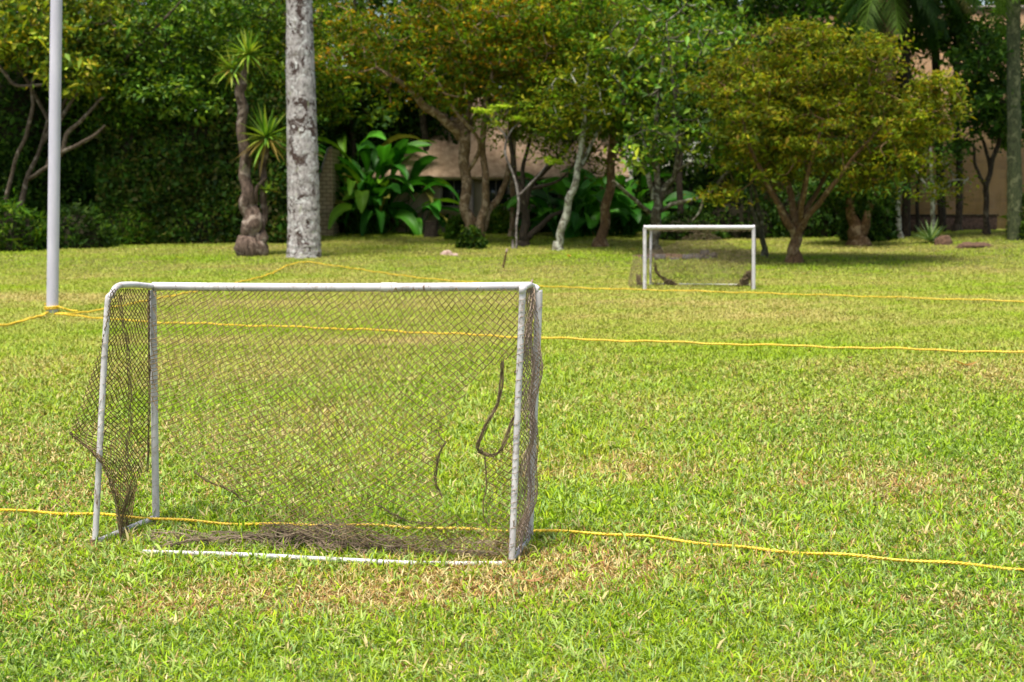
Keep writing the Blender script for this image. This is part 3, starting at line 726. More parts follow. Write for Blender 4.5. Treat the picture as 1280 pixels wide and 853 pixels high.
# -- royal palm
def fronds(mb, c, n, L, pal, seed, el=(.2, 1.2), lw=.05, nl=46, droop=1.0, ll=.6):
    r = np.random.default_rng(seed)
    for k in range(n):
        a = k*2.399+r.uniform(-.2, .2); e0 = r.uniform(*el); t = np.linspace(0, 1, 14); d = np.array([math.cos(a), math.sin(a), 0])
        ang = e0 - t*droop*r.uniform(1.0, 1.7); step = L*r.uniform(.8, 1.1)/13
        P = np.zeros((14, 3)); P[0] = c
        for i in range(1, 14): P[i] = P[i-1] + step*(d*math.cos(ang[i]) + np.array([0, 0, math.sin(ang[i])]))
        col0 = np.array(pal[k % len(pal)]); tube(mb, P, np.linspace(.035, .006, 14), 4, col=col0*1.4, cap=False)
        s = np.linspace(.15, 1, nl); X = np.stack([np.interp(s, t, P[:, q]) for q in range(3)], 1); sd_ = np.array([-d[1], d[0], 0]); T = unit(np.stack([np.interp(s, t, np.gradient(P[:, q])) for q in range(3)], 1))
        for sg in (-1, 1):
            l = ll*np.sin(s*2.6+.35)*r.uniform(.8, 1.1, nl); ax = unit(sd_*sg + T*.7 + np.array([0, 0, -.55])+.12*r.normal(size=(nl, 3)))
            tip = X + ax*l[:, None]; tip[:, 2] -= .15*l; mid = X + ax*l[:, None]*.45; nn = T*lw/2
            V = np.stack([X-nn*.5, X+nn*.5, mid+nn, mid-nn, tip], 1).reshape(-1, 3); i = np.arange(nl)[:, None]*5
            cc = np.repeat(col0*r.uniform(.7, 1.3, (nl, 1)), 5, 0)
            mb.add(V, i+np.array([0, 1, 2, 3]), cc); mb.f.append(i+np.array([3, 2, 4])+mb.n-len(V))
def palm(base, limb_pts, label, bark, nf, L, seed, group='palms among the garden trees', pal=P_MID, cat='palm', rough=.03, sides=24, **kw):
    g = gnd(*base); Y = g[1]; e = empty('palm_tree', g, label, cat, group)
    mb = MB(); P = smooth_line(np.array(limb_pts, float), 12); W = at_arr(P[:, 0], P[:, 1], Y+P[:, 2]); W[0, 2] = g[2]-.15
    R = P[:, 3]/ppm(Y)*(1+.015*np.sin(np.arange(len(P))*2.1)); tube(mb, W, R, sides, rough=rough); mb.build('trunk', bark, e, True, world_to=g)
    mb = MB(); fronds(mb, W[-1], nf, L, pal, seed, **kw); mb.build('crown', M['leaf'], e, False, world_to=g)
    return e
palm((380, 322), [(380, 324, 0, 22), (380, 290, 0, 20.3), (379, 230, 0, 19.5), (377, 150, 0, 18.5), (375, 70, 0, 17.3), (374, 0, 0, 15.8), (373, -110, 0, 14.5), (372, -270, 0, 13)],
     'very thick grey blotched palm trunk right of the spiky plant', M['palm_bark'], 16, 3.6, 3, el=(.3, 1.3))
# palms behind the dome tree at right
palm((1106, 300), [(1106, 302, 0, 11), (1107, 200, 0, 10.5), (1108, 80, 0, 11), (1108, 20, 0, 12), (1108, -25, 0, 11)], 'stout dark brown palm rising behind the dome shaped tree', M['bark_brown'], 20, 3.2, 5, el=(-.5, 1.2), pal=P_DARK, rough=.1, ll=.75)
palm((1133, 297), [(1133, 299, 0, 5), (1133, 180, 0, 5), (1131, 60, 0, 6), (1130, -35, 0, 6.5)], 'thin dark palm just right of the stout brown palm', M['bark_dark'], 16, 3.0, 6, el=(-.6, 1.0), pal=P_DARK, rough=.1, ll=.75)
palm((1170, 291), [(1178, 293, 0, 5), (1173, 150, 0, 5), (1168, 30, 0, 5), (1168, -25, 0, 7)], 'slim dark palm whose crown hangs before the top of the tall wall', M['bark_dark'], 18, 3.0, 8, el=(-.7, 1.0), pal=[(.05,.09,.012),(.03,.06,.012),(.1,.1,.02)], rough=.1, ll=.75)
palm((1268, 300), [(1268, 302, 0, 9), (1268, 200, 0, 8.5), (1267, 90, 0, 8), (1266, -90, 0, 8)], 'green mossy palm trunk close to the right edge', bark_mat('bark_moss', (.09,.11,.05), (.03,.035,.02), (.16,.17,.09), .4), 18, 3.2, 9, el=(-.4, 1.2), pal=P_DARK, rough=.08, ll=.75)

# -- yucca
def sword(mb, c, d, L, W, col, bend=.5):
    t = np.linspace(0, 1, 5); sd_ = unit(np.cross(d, [0, 0, 1.0])+1e-4); P = c + d*L*t[:, None]; P[:, 2] -= bend*L*t**2.2*.5
    w_ = W*np.array([.7, 1, .85, .5, .03]); n_ = unit(np.cross(sd_, d)); V = np.stack([P-sd_*w_[:, None]/2, P-n_*w_[:, None]*.12, P+sd_*w_[:, None]/2], 1).reshape(-1, 3); F = []
    for i in range(4):
        for j in range(2): F.append((i*3+j, i*3+j+1, i*3+j+4, i*3+j+3))
    mb.add(V, F, col)
def rosette(mb, c, n, L, W, pal, zmin=-.6, r=None):
    for k in range(n):
        a = k*2.399; z = zmin+(1-zmin)*((k+.5)/n); z = min(z, .97); d = np.array([math.cos(a)*math.sqrt(1-z*z), math.sin(a)*math.sqrt(1-z*z), z])
        p = np.array(pal[r.integers(len(pal))])*r.uniform(.8, 1.2)
        if z < -.1 and r.random() < .45: p = np.array((.3,.22,.05))
        sword(mb, c+d*.03, unit(d+.12*r.normal(size=3)), L*r.uniform(.75, 1.1), W, p, .35 if z < .5 else .1)
def yucca():
    g = gnd(316, 320); Y = g[1]; r = np.random.default_rng(3); e = empty('yucca_plant', g, 'tall yucca with peeling stems and spiky heads left of the thick palm', 'plant')
    mb = MB()
    limb(mb, [(315, 322, 0, 19), (315, 308, 0, 17), (316, 290, 0, 13), (311, 262, 0, 11), (308, 235, 0, 7.5), (305, 190, 0, 7), (302, 140, 0, 6.5), (301, 105, 0, 6)], Y, sides=12, rough=.12)
    limb(mb, [(302, 112, 0, 5), (306, 92, 0, 4), (309, 75, 0, 3.5)], Y); limb(mb, [(301, 110, 0, 4.5), (295, 98, 0, 4), (291, 90, 0, 3)], Y)
    limb(mb, [(322, 305, .1, 8), (329, 280, .2, 5), (330, 250, .2, 4.5), (329, 215, .2, 4.5), (332, 185, .2, 4)], Y, rough=.15)
    limb(mb, [(318, 262, .1, 3), (322, 235, 0, 2.5), (333, 222, 0, 2)], Y)
    mb.build('trunk', M['bark_yucca'], e, True, world_to=g)
    pal = [(.17,.34,.03),(.27,.42,.04),(.36,.44,.06),(.09,.2,.03)]
    for x, y, L, n in ((310, 68, .8, 70), (290, 86, .66, 50), (333, 172, .98, 90)):
        mb = MB(); rosette(mb, at(x, y, Y+.1), n, L, .075, pal, -.75, r); mb.build('leaf_rosette', M['leaf_gloss'], e, False, world_to=g)
    mb = MB(); rosette(mb, at(334, 238, Y), 16, .35, .1, [(.2,.32,.04)], -.2, r); mb.build('leaf_rosette', M['leaf_gloss'], e, False, world_to=g)
yucca()

# -- big paddle leaved clumps
def paddle(mb, base, d, stem, L, W, col, r):
    t = np.linspace(0, 1, 7); P = base + np.outer(t, d)*stem; P[:, 2] -= .12*stem*t**2; tube(mb, P, np.linspace(.022, .012, 7), 4, col=np.array(col)*.9, cap=False)
    h = unit(d*[1, 1, 0]+1e-3*r.normal(size=3)); ang = math.asin(np.clip(d[2], -1, 1))
    n = 10; s = np.linspace(0, 1, n); Q = np.zeros((n, 3)); Q[0] = P[-1]
    bend = r.uniform(.9, 2.0)
    for i in range(1, n):
        a = ang-.2 - s[i]*bend; Q[i] = Q[i-1] + L/(n-1)*(h*math.cos(a)+np.array([0, 0, math.sin(a)]))
    roll = r.uniform(-.8, .8); sdv = unit(np.cross(h, [0, 0, 1.0])); sdv = sdv*math.cos(roll)+np.array([0, 0, 1])*math.sin(roll)
    w_ = W*np.sin(np.pi*np.clip(s*.93+.05, 0, 1))**.75/2; up = unit(np.cross(sdv, unit(np.gradient(Q, axis=0)))); up *= np.sign(up[:, 2:3]+1e-6)
    V = np.stack([Q-sdv*w_[:, None]+up*w_[:, None]*.35, Q-sdv*w_[:, None]*.5+up*w_[:, None]*.22, Q, Q+sdv*w_[:, None]*.5+up*w_[:, None]*.22, Q+sdv*w_[:, None]+up*w_[:, None]*.35], 1)
    V[:, [0, 4]] += r.normal(0, .012, (n, 2, 3)); V = V.reshape(-1, 3); F = []
    for i in range(n-1):
        for j in range(4): F.append((i*5+j, i*5+j+1, i*5+j+6, i*5+j+5))
    C = np.tile(np.array(col), (n*5, 1)); C[2::5] *= 1.35; mb.add(V, F, C)
def clump(name, base, wpx, hpx, n, label, pal, seed, L=(.7, 1.3), W=.38, group='big leaved plants under the trees', stemk=(.2, .75), elr=(.35, 1.45)):
    g = gnd(*base); Y = g[1]; r = np.random.default_rng(seed); e = empty(name, g, label, 'plant', group)
    Wd = wpx/ppm(Y); H = hpx/ppm(Y); mb = MB()
    for k in range(n):
        a = r.uniform(0, 2*np.pi); b = g + np.array([r.uniform(-.32, .32)*Wd, r.uniform(-.3, .3)*min(Wd, 2.5), 0]); el = r.uniform(*elr)
        out = np.array([math.cos(a), math.sin(a), 0]); out[0] += 1.2*(b[0]-g[0])/Wd; out = unit(out)
        d = out*math.cos(el)+np.array([0, 0, math.sin(el)])
        p = np.array(pal[r.integers(len(pal))])*r.uniform(.75, 1.25); paddle(mb, b, d, H*r.uniform(*stemk), r.uniform(*L)*H/3.6, W*r.uniform(.7, 1.2)*H/3.6, p, r)
    mb.build('foliage', M['leaf_gloss'], e, True, world_to=g); return e
P_BAN = [(.025,.12,.01),(.035,.16,.012),(.06,.22,.014),(.13,.29,.016),(.025,.11,.012),(.03,.14,.012),(.04,.18,.012),(.2,.2,.04)]
clump('banana_plant', (462, 292), 84, 150, 120, 'tallest big leaved clump, just right of the yellow brick gable', P_BAN, 4, L=(1.1, 2.0), W=.36, elr=(.75, 1.5))
clump('banana_plant', (500, 290), 110, 100, 60, 'broad paddle leaves reaching right over the stump, before the cream house', P_BAN, 5, L=(1.8, 3.2), W=.55)
clump('heliconia_plant', (560, 288), 60, 85, 40, 'dark glossy clump between the banana leaves and the forked trunk', P_BAN+[(.3,.36,.08)], 6, L=(.9, 1.6), W=.5)
clump('heliconia_plant', (718, 296), 90, 100, 60, 'large leaved clump behind the leaning lichen spotted trunk', P_BAN[:3]+[(.02,.08,.015)], 7, L=(1.2, 2.2), W=.7)
clump('heliconia_plant', (772, 294), 60, 105, 46, 'large leaved clump right of the brown leaning trunk', P_BAN[:3], 8, L=(1.2, 2.0), W=.65)
clump('heliconia_plant', (668, 290), 50, 70, 26, 'low dark leafy clump behind the black forked trunk', [(.02,.08,.015),(.03,.11,.018)], 18, L=(1.2, 2.0), W=.65)

# -- hedges and shrubs : leaves spread through a lumpy body
def shrub(name, label, base, wpx, hpx, dm, n, pal, leaf=(.11, .055), lm='leaf', seed=1, group=None, cat='shrub', boxy=False, core=True, up=.3, ragged=.16):
    g = gnd(*base); Y = g[1]; r = np.random.default_rng(seed); e = empty(name, g, label, cat, group)
    Wd, H = wpx/ppm(Y)/2, hpx/ppm(Y)
    d = unit(r.normal(size=(n, 3))); d[:, 2] = np.abs(d[:, 2])
    if boxy:
        d = r.uniform(-1, 1, (n, 3)); d[:, 2] = (d[:, 2]+1)/2; q = r.random(n)
        d[q < .62, 1] = -1; d[(q >= .62) & (q < .72), 1] = 1; d[(q >= .72) & (q < .92), 2] = 1; d[(q >= .92) & (q < .96), 0] = 1; d[q >= .96, 0] = -1
    rad = r.uniform(.8, 1.05, (n, 1))*(1+ragged*noise3(d*3, seed+5, 1.7)+.5*ragged*noise3(d*9, seed+6, 2.1))[:, None]
    sc = np.array([Wd, dm, H]); P = g + d*(rad if not boxy else np.concatenate([np.ones((n, 1)), rad, .94+.5*(rad-.94)], 1))*sc; 
    P[:, 2] = np.maximum(P[:, 2], g[2]+.02)
    sh = r.random(n) < .04; P[sh] += unit(r.normal(size=(sh.sum(), 3)) + np.array([0, -.8, .8]))*r.uniform(.05, .4, (sh.sum(), 1))
    P[:, 1] += .22*noise3(P, seed+9, 1.6)*(1 if boxy else .3); P[:, 2] += (.25*noise3(P, seed+19, 1.2) if boxy else 0)*(P[:, 2]-g[2])/H
    # lower skirt
    m = r.random(n) < .35; P[m, 2] = g[2] + r.random(m.sum())*H*.5
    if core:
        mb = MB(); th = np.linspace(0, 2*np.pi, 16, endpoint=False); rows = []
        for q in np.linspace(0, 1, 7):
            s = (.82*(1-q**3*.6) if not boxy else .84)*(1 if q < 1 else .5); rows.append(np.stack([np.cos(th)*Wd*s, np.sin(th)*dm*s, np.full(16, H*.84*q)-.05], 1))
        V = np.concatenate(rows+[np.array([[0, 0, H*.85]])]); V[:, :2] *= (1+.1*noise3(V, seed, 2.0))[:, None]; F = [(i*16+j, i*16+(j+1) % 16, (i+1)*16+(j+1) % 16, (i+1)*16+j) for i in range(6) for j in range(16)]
        mb.add(V, F); mb.f.append(np.array([(96+j, 96+(j+1) % 16, 112) for j in range(16)])+mb.n-len(V)); mb.build('light_block_core', M['core'], e)  # solid dark body added inside the leaves to block light
    mb = MB(); leaves(mb, P-g, leaf[0], leaf[1], pal, up, .2); mb.c[-1] = (mb.c[-1]*np.repeat(np.clip(1+.55*noise3(P, seed+33, 3.0)+.3*noise3(P, seed+34, 9.0), .35, 2.2)[:, None], 4, 0)).astype(np.float32); mb.build('foliage', M[lm], e, False); return e
shrub('tall_hedge', 'tall dark ivy hedge behind the yucca, from the left shrubs to the palm', (262, 302), 250, 190, 1.1, 30000, [(.04,.11,.012),(.06,.14,.013),(.03,.075,.012),(.11,.17,.02),(.13,.13,.03)], (.14, .085), 'leaf_gloss', 4, cat='hedge', boxy=True, up=-.1)
shrub('tall_hedge', 'dark overgrown hedge at the left edge behind the white pole', (30, 300), 330, 250, 1.3, 26000, P_DARK, (.16, .09), 'leaf', 5, cat='hedge', boxy=True, up=-.1)
sg = 'low shrubs at the lawn edge'
shrub('shrub', 'feathery green shrub at the far left edge of the lawn', (10, 313), 110, 58, 1.0, 3600, P_MID, (.2, .05), 'leaf', 6, sg)
shrub('shrub', 'dark low shrub just right of the white pole', (95, 309), 100, 52, .9, 3200, P_DARK+[(.05,.09,.015)], (.16, .05), 'leaf', 7, sg)
shrub('shrub', 'olive green low shrub between the pole and the ivy hedge', (155, 305), 80, 50, .8, 3000, P_MID+[(.09,.11,.02)], (.18, .05), 'leaf', 8, sg)
shrub('shrub', 'tiny bush hugging the foot of the forked trunk', (589, 311), 36, 26, .35, 1100, P_DARK+P_MID, (.12, .06), 'leaf', 9, sg)
shrub('shrub', 'light green bush behind the forked trunk, before the house', (625, 292), 50, 32, .5, 1500, P_LIME[:3]+P_MID, (.12, .06), 'leaf', 10, sg, core=False)
shrub('shrub', 'low green bush left of the forked trunk foot', (572, 300), 34, 30, .35, 900, P_MID+[(.1,.2,.02)], (.13, .06), 'leaf', 11, sg, core=False)
shrub('shrub', 'dark bush behind the far goal', (860, 300), 90, 36, .7, 2800, P_DARK, (.14, .06), 'leaf', 12, sg)
shrub('shrub', 'dark bush between the far goal and the dome tree trunk', (925, 297), 100, 60, .8, 3000, P_DARK, (.14, .07), 'leaf', 13, sg)
shrub('shrub', 'dark bush behind the dome tree trunk', (1010, 296), 110, 70, .9, 4000, P_DARK, (.14, .07), 'leaf', 14, sg)
shrub('shrub', 'bright leafy shrub at the right edge by the mossy palm', (1284, 298), 46, 60, .6, 1100, [(.14,.24,.03),(.08,.15,.02),(.05,.1,.02)], (.22, .08), 'leaf', 15, sg, core=False)
shrub('shrub', 'ivy smothered dark shrub around the short brown trunk', (1085, 301), 66, 120, .7, 6500, P_DARK, (.15, .08), 'leaf', 16, sg)
shrub('shrub', 'dark low growth between the thick palm and the banana clump', (432, 291), 60, 40, .5, 1800, P_DARK, (.14, .07), 'leaf', 19, sg)
def agave(base, L, n, label, pal, seed, Wl=.08):
    g = gnd(*base); r = np.random.default_rng(seed); e = empty('agave_plant', g, label, 'plant'); mb = MB(); rosette(mb, g*0+np.array([0, 0, .05]), n, L, Wl, pal, .05, r); mb.build('leaf_rosette', M['leaf_gloss'], e)
agave((1163, 304), .75, 34, 'pale green spiky agave on the lawn before the tall wall', [(.16,.26,.1),(.24,.34,.14),(.1,.18,.06)], 2)

shrub('tall_hedge', 'dark leafy screen behind the banana clump and the cream house', (470, 288), 230, 190, 1.0, 16000, P_DARK, (.2, .11), 'leaf', 40, cat='hedge', boxy=True, up=-.1)
shrub('shrub', 'long dark bush behind the leaning and brown trunks', (700, 290), 190, 66, .8, 6500, P_DARK, (.17, .09), 'leaf', 41, sg)
shrub('shrub', 'dark leafy bush behind the lichen covered tree', (830, 290), 120, 90, .8, 6000, P_DARK, (.17, .09), 'leaf', 42, sg)
shrub('shrub', 'tall dark bush between lichen tree and dome tree', (905, 289), 90, 110, .8, 6500, P_DARK, (.17, .09), 'leaf', 43, sg)
# -- trees
TG = 'trees along the back of the garden'
# dome tree
tree('broadleaf_tree', 'wide dome shaped olive tree with many fanning trunks, right of the far goal', 'tree', (993, 329),
  [[(993, 331, 0, 8.5), (993, 310, 0, 7.5), (996, 288, 0, 7)],
   [(994, 295, 0, 5.5), (980, 270, -.2, 4.5), (962, 235, -.4, 3.2), (940, 190, -.6, 2.2), (925, 140, -.8, 1.2)],
   [(996, 292, 0, 6), (992, 262, .1, 4.5), (982, 215, .2, 3.8), (975, 150, .3, 2.6), (965, 90, .4, 1.3)],
   [(997, 290, 0, 6), (1002, 255, .3, 4), (1010, 205, .5, 3), (1022, 130, .8, 2), (1030, 70, .9, 1)],
   [(997, 290, 0, 5.5), (1012, 268, -.3, 4), (1035, 240, -.7, 3.2), (1065, 200, -1, 2.2), (1100, 160, -1.2, 1.2)],
   [(996, 290, 0, 5), (1008, 262, .6, 3.4), (1030, 225, 1.2, 2.6), (1060, 170, 1.5, 1.5)],
   [(993, 284, 0, 4), (975, 255, .6, 3), (950, 215, 1.2, 2.2), (930, 160, 1.5, 1.2)],
   [(999, 282, 0, 4), (1003, 255, -.6, 3), (1012, 210, -1.2, 2.2), (1030, 150, -1.5, 1.2)],
   ],
  [(1045, 160, 0, 120, 80, 2.6, 150), (960, 125, 0, 78, 70, 2.2, 90), (1035, 85, 0, 95, 45, 2.2, 90), (1140, 140, 0, 58, 44, 1.6, 54), (955, 195, -.3, 60, 40, 1.7, 44), (1095, 212, .3, 60, 34, 1.5, 34), (900, 95, 0, 34, 26, 1, 14), (1172, 105, 0, 30, 22, .9, 12), (1180, 160, 0, 22, 14, .8, 7), (1000, 45, 0, 50, 18, 1, 16), (1090, 62, 0, 40, 20, 1, 14), (905, 240, 0, 34, 16, .8, 8)],
  P_OLIVE+[(.14,.19,.01),(.10,.15,.008),(.19,.22,.01)], M['bark_brown'], (.13, .055), 52, .22, .5, .15, TG, seed=21, twig=.011, flat=.38)
# central forked tree with wide canopy
tree('broadleaf_tree', 'spreading tree with forked pale trunk and orange tinged crown at centre', 'tree', (590, 304),
  [[(590, 309, 0, 8), (588, 290, 0, 7), (582, 262, 0, 6.5), (582, 215, 0, 7), (578, 165, 0, 7.5), (570, 148, 0, 6)],
   [(597, 305, 0, 6.5), (603, 272, -.1, 5.5), (608, 235, -.2, 4.5), (604, 195, -.2, 4), (606, 140, -.2, 3.4), (618, 80, -.2, 2)],
   [(602, 290, 0, 4.5), (612, 262, .1, 4.5), (628, 240, .2, 3.8), (636, 205, .2, 3)],
   [(583, 262, 0, 3.5), (600, 285, 0, 3.5)],
   [(576, 172, 0, 6.5), (558, 152, -.3, 5.5), (530, 132, -.6, 5), (508, 108, -.9, 3.5), (470, 85, -1.3, 1.8)],
   [(578, 160, 0, 5), (590, 120, .3, 3.5), (585, 60, .5, 2)],
   [(580, 170, 0, 4), (602, 140, .6, 3), (660, 100, 1, 2), (715, 85, 1, 1.2)],
   [(584, 215, 0, 3), (600, 180, -.5, 2.4), (570, 140, -1, 2), (540, 90, -1.3, 1.2)]],
  [(640, 45, 0, 130, 62, 3.0, 230), (500, 75, 0, 105, 65, 2.6, 130), (430, 50, .5, 60, 60, 2, 44), (600, 110, 0, 80, 40, 2.4, 70), (700, 100, 0, 60, 50, 2.2, 70), (600, 0, 0, 140, 50, 3, 110)],
  P_MIX+P_MIX+P_ORANGE[:2], M['bark_tan'], (.14, .06), 46, .24, .5, .15, TG, seed=22, twig=.012, flat=.4)
tree('broadleaf_tree', 'orange topped crown behind the forked tree, on a thin hidden trunk', 'tree', (640, 296),
  [[(640, 298, 0, 4), (642, 200, 0, 3.5), (640, 100, 0, 3), (640, 20, 0, 1.6)]],
  [(600, 40, 0, 70, 45, 1.6, 90), (690, 40, 0, 75, 50, 1.8, 100), (640, -20, 0, 110, 40, 2, 80)],
  P_ORANGE+P_OLIVE[:2], M['bark_tan'], (.13, .06), 60, .28, .5, .15, TG, seed=32)
tree('broadleaf_tree', 'black forked tree with thin slanting limbs, between the forked tree and the leaning trunk', 'tree', (655, 308),
  [[(653, 311, 0, 6), (656, 290, 0, 6), (655, 255, 0, 5), (645, 225, 0, 4), (640, 190, 0, 3.2), (636, 150, 0, 2)],
   [(656, 300, 0, 4.5), (668, 290, 0, 4), (690, 270, 0, 3), (715, 262, .2, 1.6)],
   [(655, 262, 0, 4), (665, 230, 0, 3.4), (690, 205, 0, 2.8), (720, 170, 0, 1.8), (740, 130, 0, 1.2)],
   [(652, 248, 0, 3.2), (655, 205, .2, 2.6), (665, 165, .3, 1.8), (680, 110, .3, 1)],
   [(664, 236, 0, 2.5), (700, 225, -.3, 1.8), (725, 195, -.4, 1.2)]],
  [(690, 140, 0, 70, 42, 2, 64), (705, 185, .3, 50, 22, 1.2, 16), (750, 200, .3, 36, 18, 1.2, 10), (640, 150, 0, 40, 36, 1.4, 24), (740, 110, 0, 50, 50, 1.8, 50)],
  P_MIX, M['bark_dark'], (.12, .055), 46, .26, .5, .15, TG, seed=23)
tree('broadleaf_tree', 'leaning trunk blotched with white lichen, left of the brown trunk', 'tree', (697, 313),
  [[(696, 316, 0, 5), (703, 285, 0, 5), (712, 250, 0, 4.6), (722, 215, 0, 4), (730, 150, 0, 3), (735, 80, 0, 1.8)],
   [(722, 215, 0, 2.6), (745, 170, .3, 2), (770, 120, .5, 1.2)]],
  [(735, 120, 0, 60, 50, 1.8, 60), (760, 60, 0, 60, 50, 1.8, 60)],
  P_MIX+P_OLIVE[:2], M['bark_pale'], (.12, .055), 52, .27, .5, .15, TG, seed=24)
tree('broadleaf_tree', 'brown flared trunk leaning slightly right, before the big leaved clump', 'tree', (750, 309),
  [[(750, 312, 0, 8), (753, 295, 0, 6.5), (758, 260, 0, 6), (764, 215, 0, 5.5), (766, 150, 0, 4.5), (770, 70, 0, 3), (772, 10, 0, 1.5)],
   [(765, 180, 0, 3), (790, 130, .3, 2), (800, 80, .5, 1)]],
  [(780, 150, 0, 50, 35, 1.6, 44), (790, 60, 0, 70, 60, 2, 90), (740, 20, 0, 60, 50, 2, 60)],
  P_LIME[:1]+P_MIX+P_MID, M['bark_brown'], (.14, .065), 52, .28, .5, .15, TG, seed=25)
# pale lichen tree behind far goal
tree('broadleaf_tree', 'pale lichen covered tree with bare crooked limbs directly behind the far goal', 'tree', (818, 319),
  [[(818, 322, 0, 8), (818, 300, 0, 6.5), (821, 270, 0, 6.5), (822, 245, 0, 5.5)],
   [(812, 266, 0, 3), (800, 256, -.3, 2.4), (785, 243, -.5, 2.5), (766, 226, -.7, 1.6)],
   [(826, 264, 0, 3), (842, 255, -.4, 2.6), (860, 251, -.6, 2.4), (880, 245, -.7, 2.2), (896, 232, -.8, 2.4), (910, 214, -.9, 2), (938, 194, -1, 1.2)],
   [(878, 247, -.7, 1.8), (876, 262, -.9, 1.6), (866, 276, -1, 1.0)],
   [(818, 250, 0, 4.2), (812, 225, .2, 3.4), (804, 205, .3, 2.8), (800, 180, .3, 1.8)],
   [(824, 250, 0, 4.5), (834, 232, .1, 3.8), (845, 215, .1, 3.4), (846, 170, .1, 3), (842, 110, .2, 2), (835, 50, .2, 1.2)],
   [(821, 250, 0, 4.5), (822, 215, .3, 4), (818, 185, .4, 3.4), (822, 130, .5, 2.8), (830, 60, .5, 1.8)],
   [(845, 215, .1, 2.4), (862, 205, -.2, 1.8), (890, 206, -.4, 1.2)],
   [(822, 218, 0, 2.2), (808, 190, -.3, 2), (801, 160, -.4, 1.3)]],
  [(830, 170, 0, 65, 36, 1.8, 34), (800, 190, -.6, 34, 34, 1, 20), (900, 195, -.6, 45, 28, 1, 16), (840, 110, 0, 75, 55, 2, 60), (880, 40, 0, 60, 50, 1.8, 40), (790, 50, 0, 40, 60, 1.8, 30)],
  P_LIME+P_MID, M['bark_lichen'], (.18, .08), 16, .24, .5, .3, TG, lm='leaf_gloss', seed=26, twig=.018)
tree('broadleaf_tree', 'dark airy tree with black branches rising above the far goal', 'tree', (850, 300),
  [[(850, 302, 0, 4), (850, 220, 0, 4), (846, 140, 0, 4), (838, 90, 0, 3.4), (828, 50, 0, 2.8), (812, 10, 0, 2)],
   [(845, 120, 0, 3), (860, 70, 0, 2.4), (862, 20, 0, 1.6)], [(832, 65, 0, 2), (800, 40, -.2, 1.4), (785, 15, -.2, 1)], [(846, 150, 0, 2), (812, 105, -.2, 1.5), (795, 85, -.2, 1)]],
  [(830, 40, 0, 80, 60, 2, 50), (900, 70, 0, 50, 50, 2, 30)],
  P_MID+P_MIX[:2], M['bark_dark'], (.13, .06), 40, .28, .5, .15, TG, seed=27)
tree('broadleaf_tree', 'slim dark tree with two crossing stems left of the dome tree', 'tree', (956, 321),
  [[(957, 323, 0, 3.6), (952, 290, 0, 3.2), (949, 265, 0, 2.8), (940, 225, 0, 2), (930, 180, 0, 1.3)], [(955, 308, 0, 2.4), (946, 280, -.1, 2.4), (940, 258, -.1, 2), (938, 230, -.2, 1.2)]],
  [(935, 190, 0, 50, 36, 1.6, 34), (915, 160, 0, 40, 40, 1.4, 24)], P_MIX, bark_mat('bark_olive', (.1,.09,.05), (.03,.03,.02), (.2,.19,.13), .4), (.12, .055), 48, .26, .5, .15, TG, seed=28)
tree('broadleaf_tree', 'short thick brown trunk under dark foliage, left of the stout palm', 'tree', (1073, 307),
  [[(1071, 309, 0, 11), (1070, 290, 0, 9), (1064, 265, 0, 6), (1060, 220, 0, 4)], [(1076, 295, 0, 7), (1086, 265, 0, 4.5), (1092, 225, 0, 3)]],
  [(1075, 215, 0, 60, 45, 1.8, 70), (1040, 230, .5, 50, 34, 1.6, 40)], P_DARK+[(.05,.09,.015)], M['bark_brown'], (.14, .065), 60, .28, .3, .15, TG, seed=29)
tree('broadleaf_tree', 'black stemmed tree with dark tufted crown before the wall at right', 'tree', (1233, 294),
  [[(1233, 299, 0, 4), (1233, 265, 0, 3.6), (1233, 235, 0, 3.6), (1240, 205, 0, 3.2), (1250, 170, 0, 2.6), (1256, 130, 0, 1.6)],
   [(1233, 236, 0, 3), (1226, 222, -.2, 2.2), (1219, 205, -.2, 2), (1217, 180, -.2, 1.5)], [(1238, 214, 0, 2.5), (1232, 185, .2, 2.2), (1224, 165, .2, 1.8), (1215, 130, .2, 1.2)], [(1229, 228, 0, 1.5), (1222, 220, -.3, 1.2)]],
  [(1235, 125, 0, 55, 45, 1.8, 70), (1262, 150, .3, 36, 36, 1.3, 40), (1204, 182, -.2, 20, 14, .6, 8), (1240, 80, 0, 50, 40, 1.8, 50)],
  P_DARK, M['bark_dark'], (.15, .075), 46, .24, .3, .2, TG, seed=30)
tree('sapling_tree', 'young tree with thin pale stem behind the spiky agave', 'tree', (1166, 299),
  [[(1167, 302, 0, 3), (1166, 260, 0, 2.8), (1165, 220, 0, 2.2), (1163, 185, 0, 1.4)], [(1166, 235, 0, 1.4), (1195, 225, 0, 1), (1215, 228, 0, .6)], [(1165, 240, 0, 1.2), (1150, 222, 0, .8)]],
  [(1180, 232, 0, 46, 24, 1.1, 26), (1165, 205, 0, 30, 18, .9, 12)], P_MIX+P_OLIVE[:2], M['bark_pale'], (.12, .055), 26, .2, .4, .3, TG, seed=31)
tree('slim_tree', 'pale straight trunk, left of the stems before the wall', 'tree', (1121, 298), [[(1120, 301, 0, 6), (1122, 250, 0, 4.6), (1127, 190, 0, 3.8), (1130, 120, 0, 2.5)]], [(1130, 165, 0, 40, 30, 1.3, 40)], P_MIX, M['bark_pale'], (.12, .055), 50, .26, .4, .2, TG, seed=33)
tree('slim_tree', 'thin black stem before the wall, left of the agave', 'tree', (1146, 292), [[(1146, 294, 0, 2.6), (1147, 250, 0, 2.4), (1148, 195, 0, 2), (1150, 150, 0, 1.2)]], [(1150, 165, 0, 34, 26, 1.1, 26)], P_DARK+P_MIX[:2], M['bark_dark'], (.12, .055), 50, .26, .4, .2, TG, seed=34)
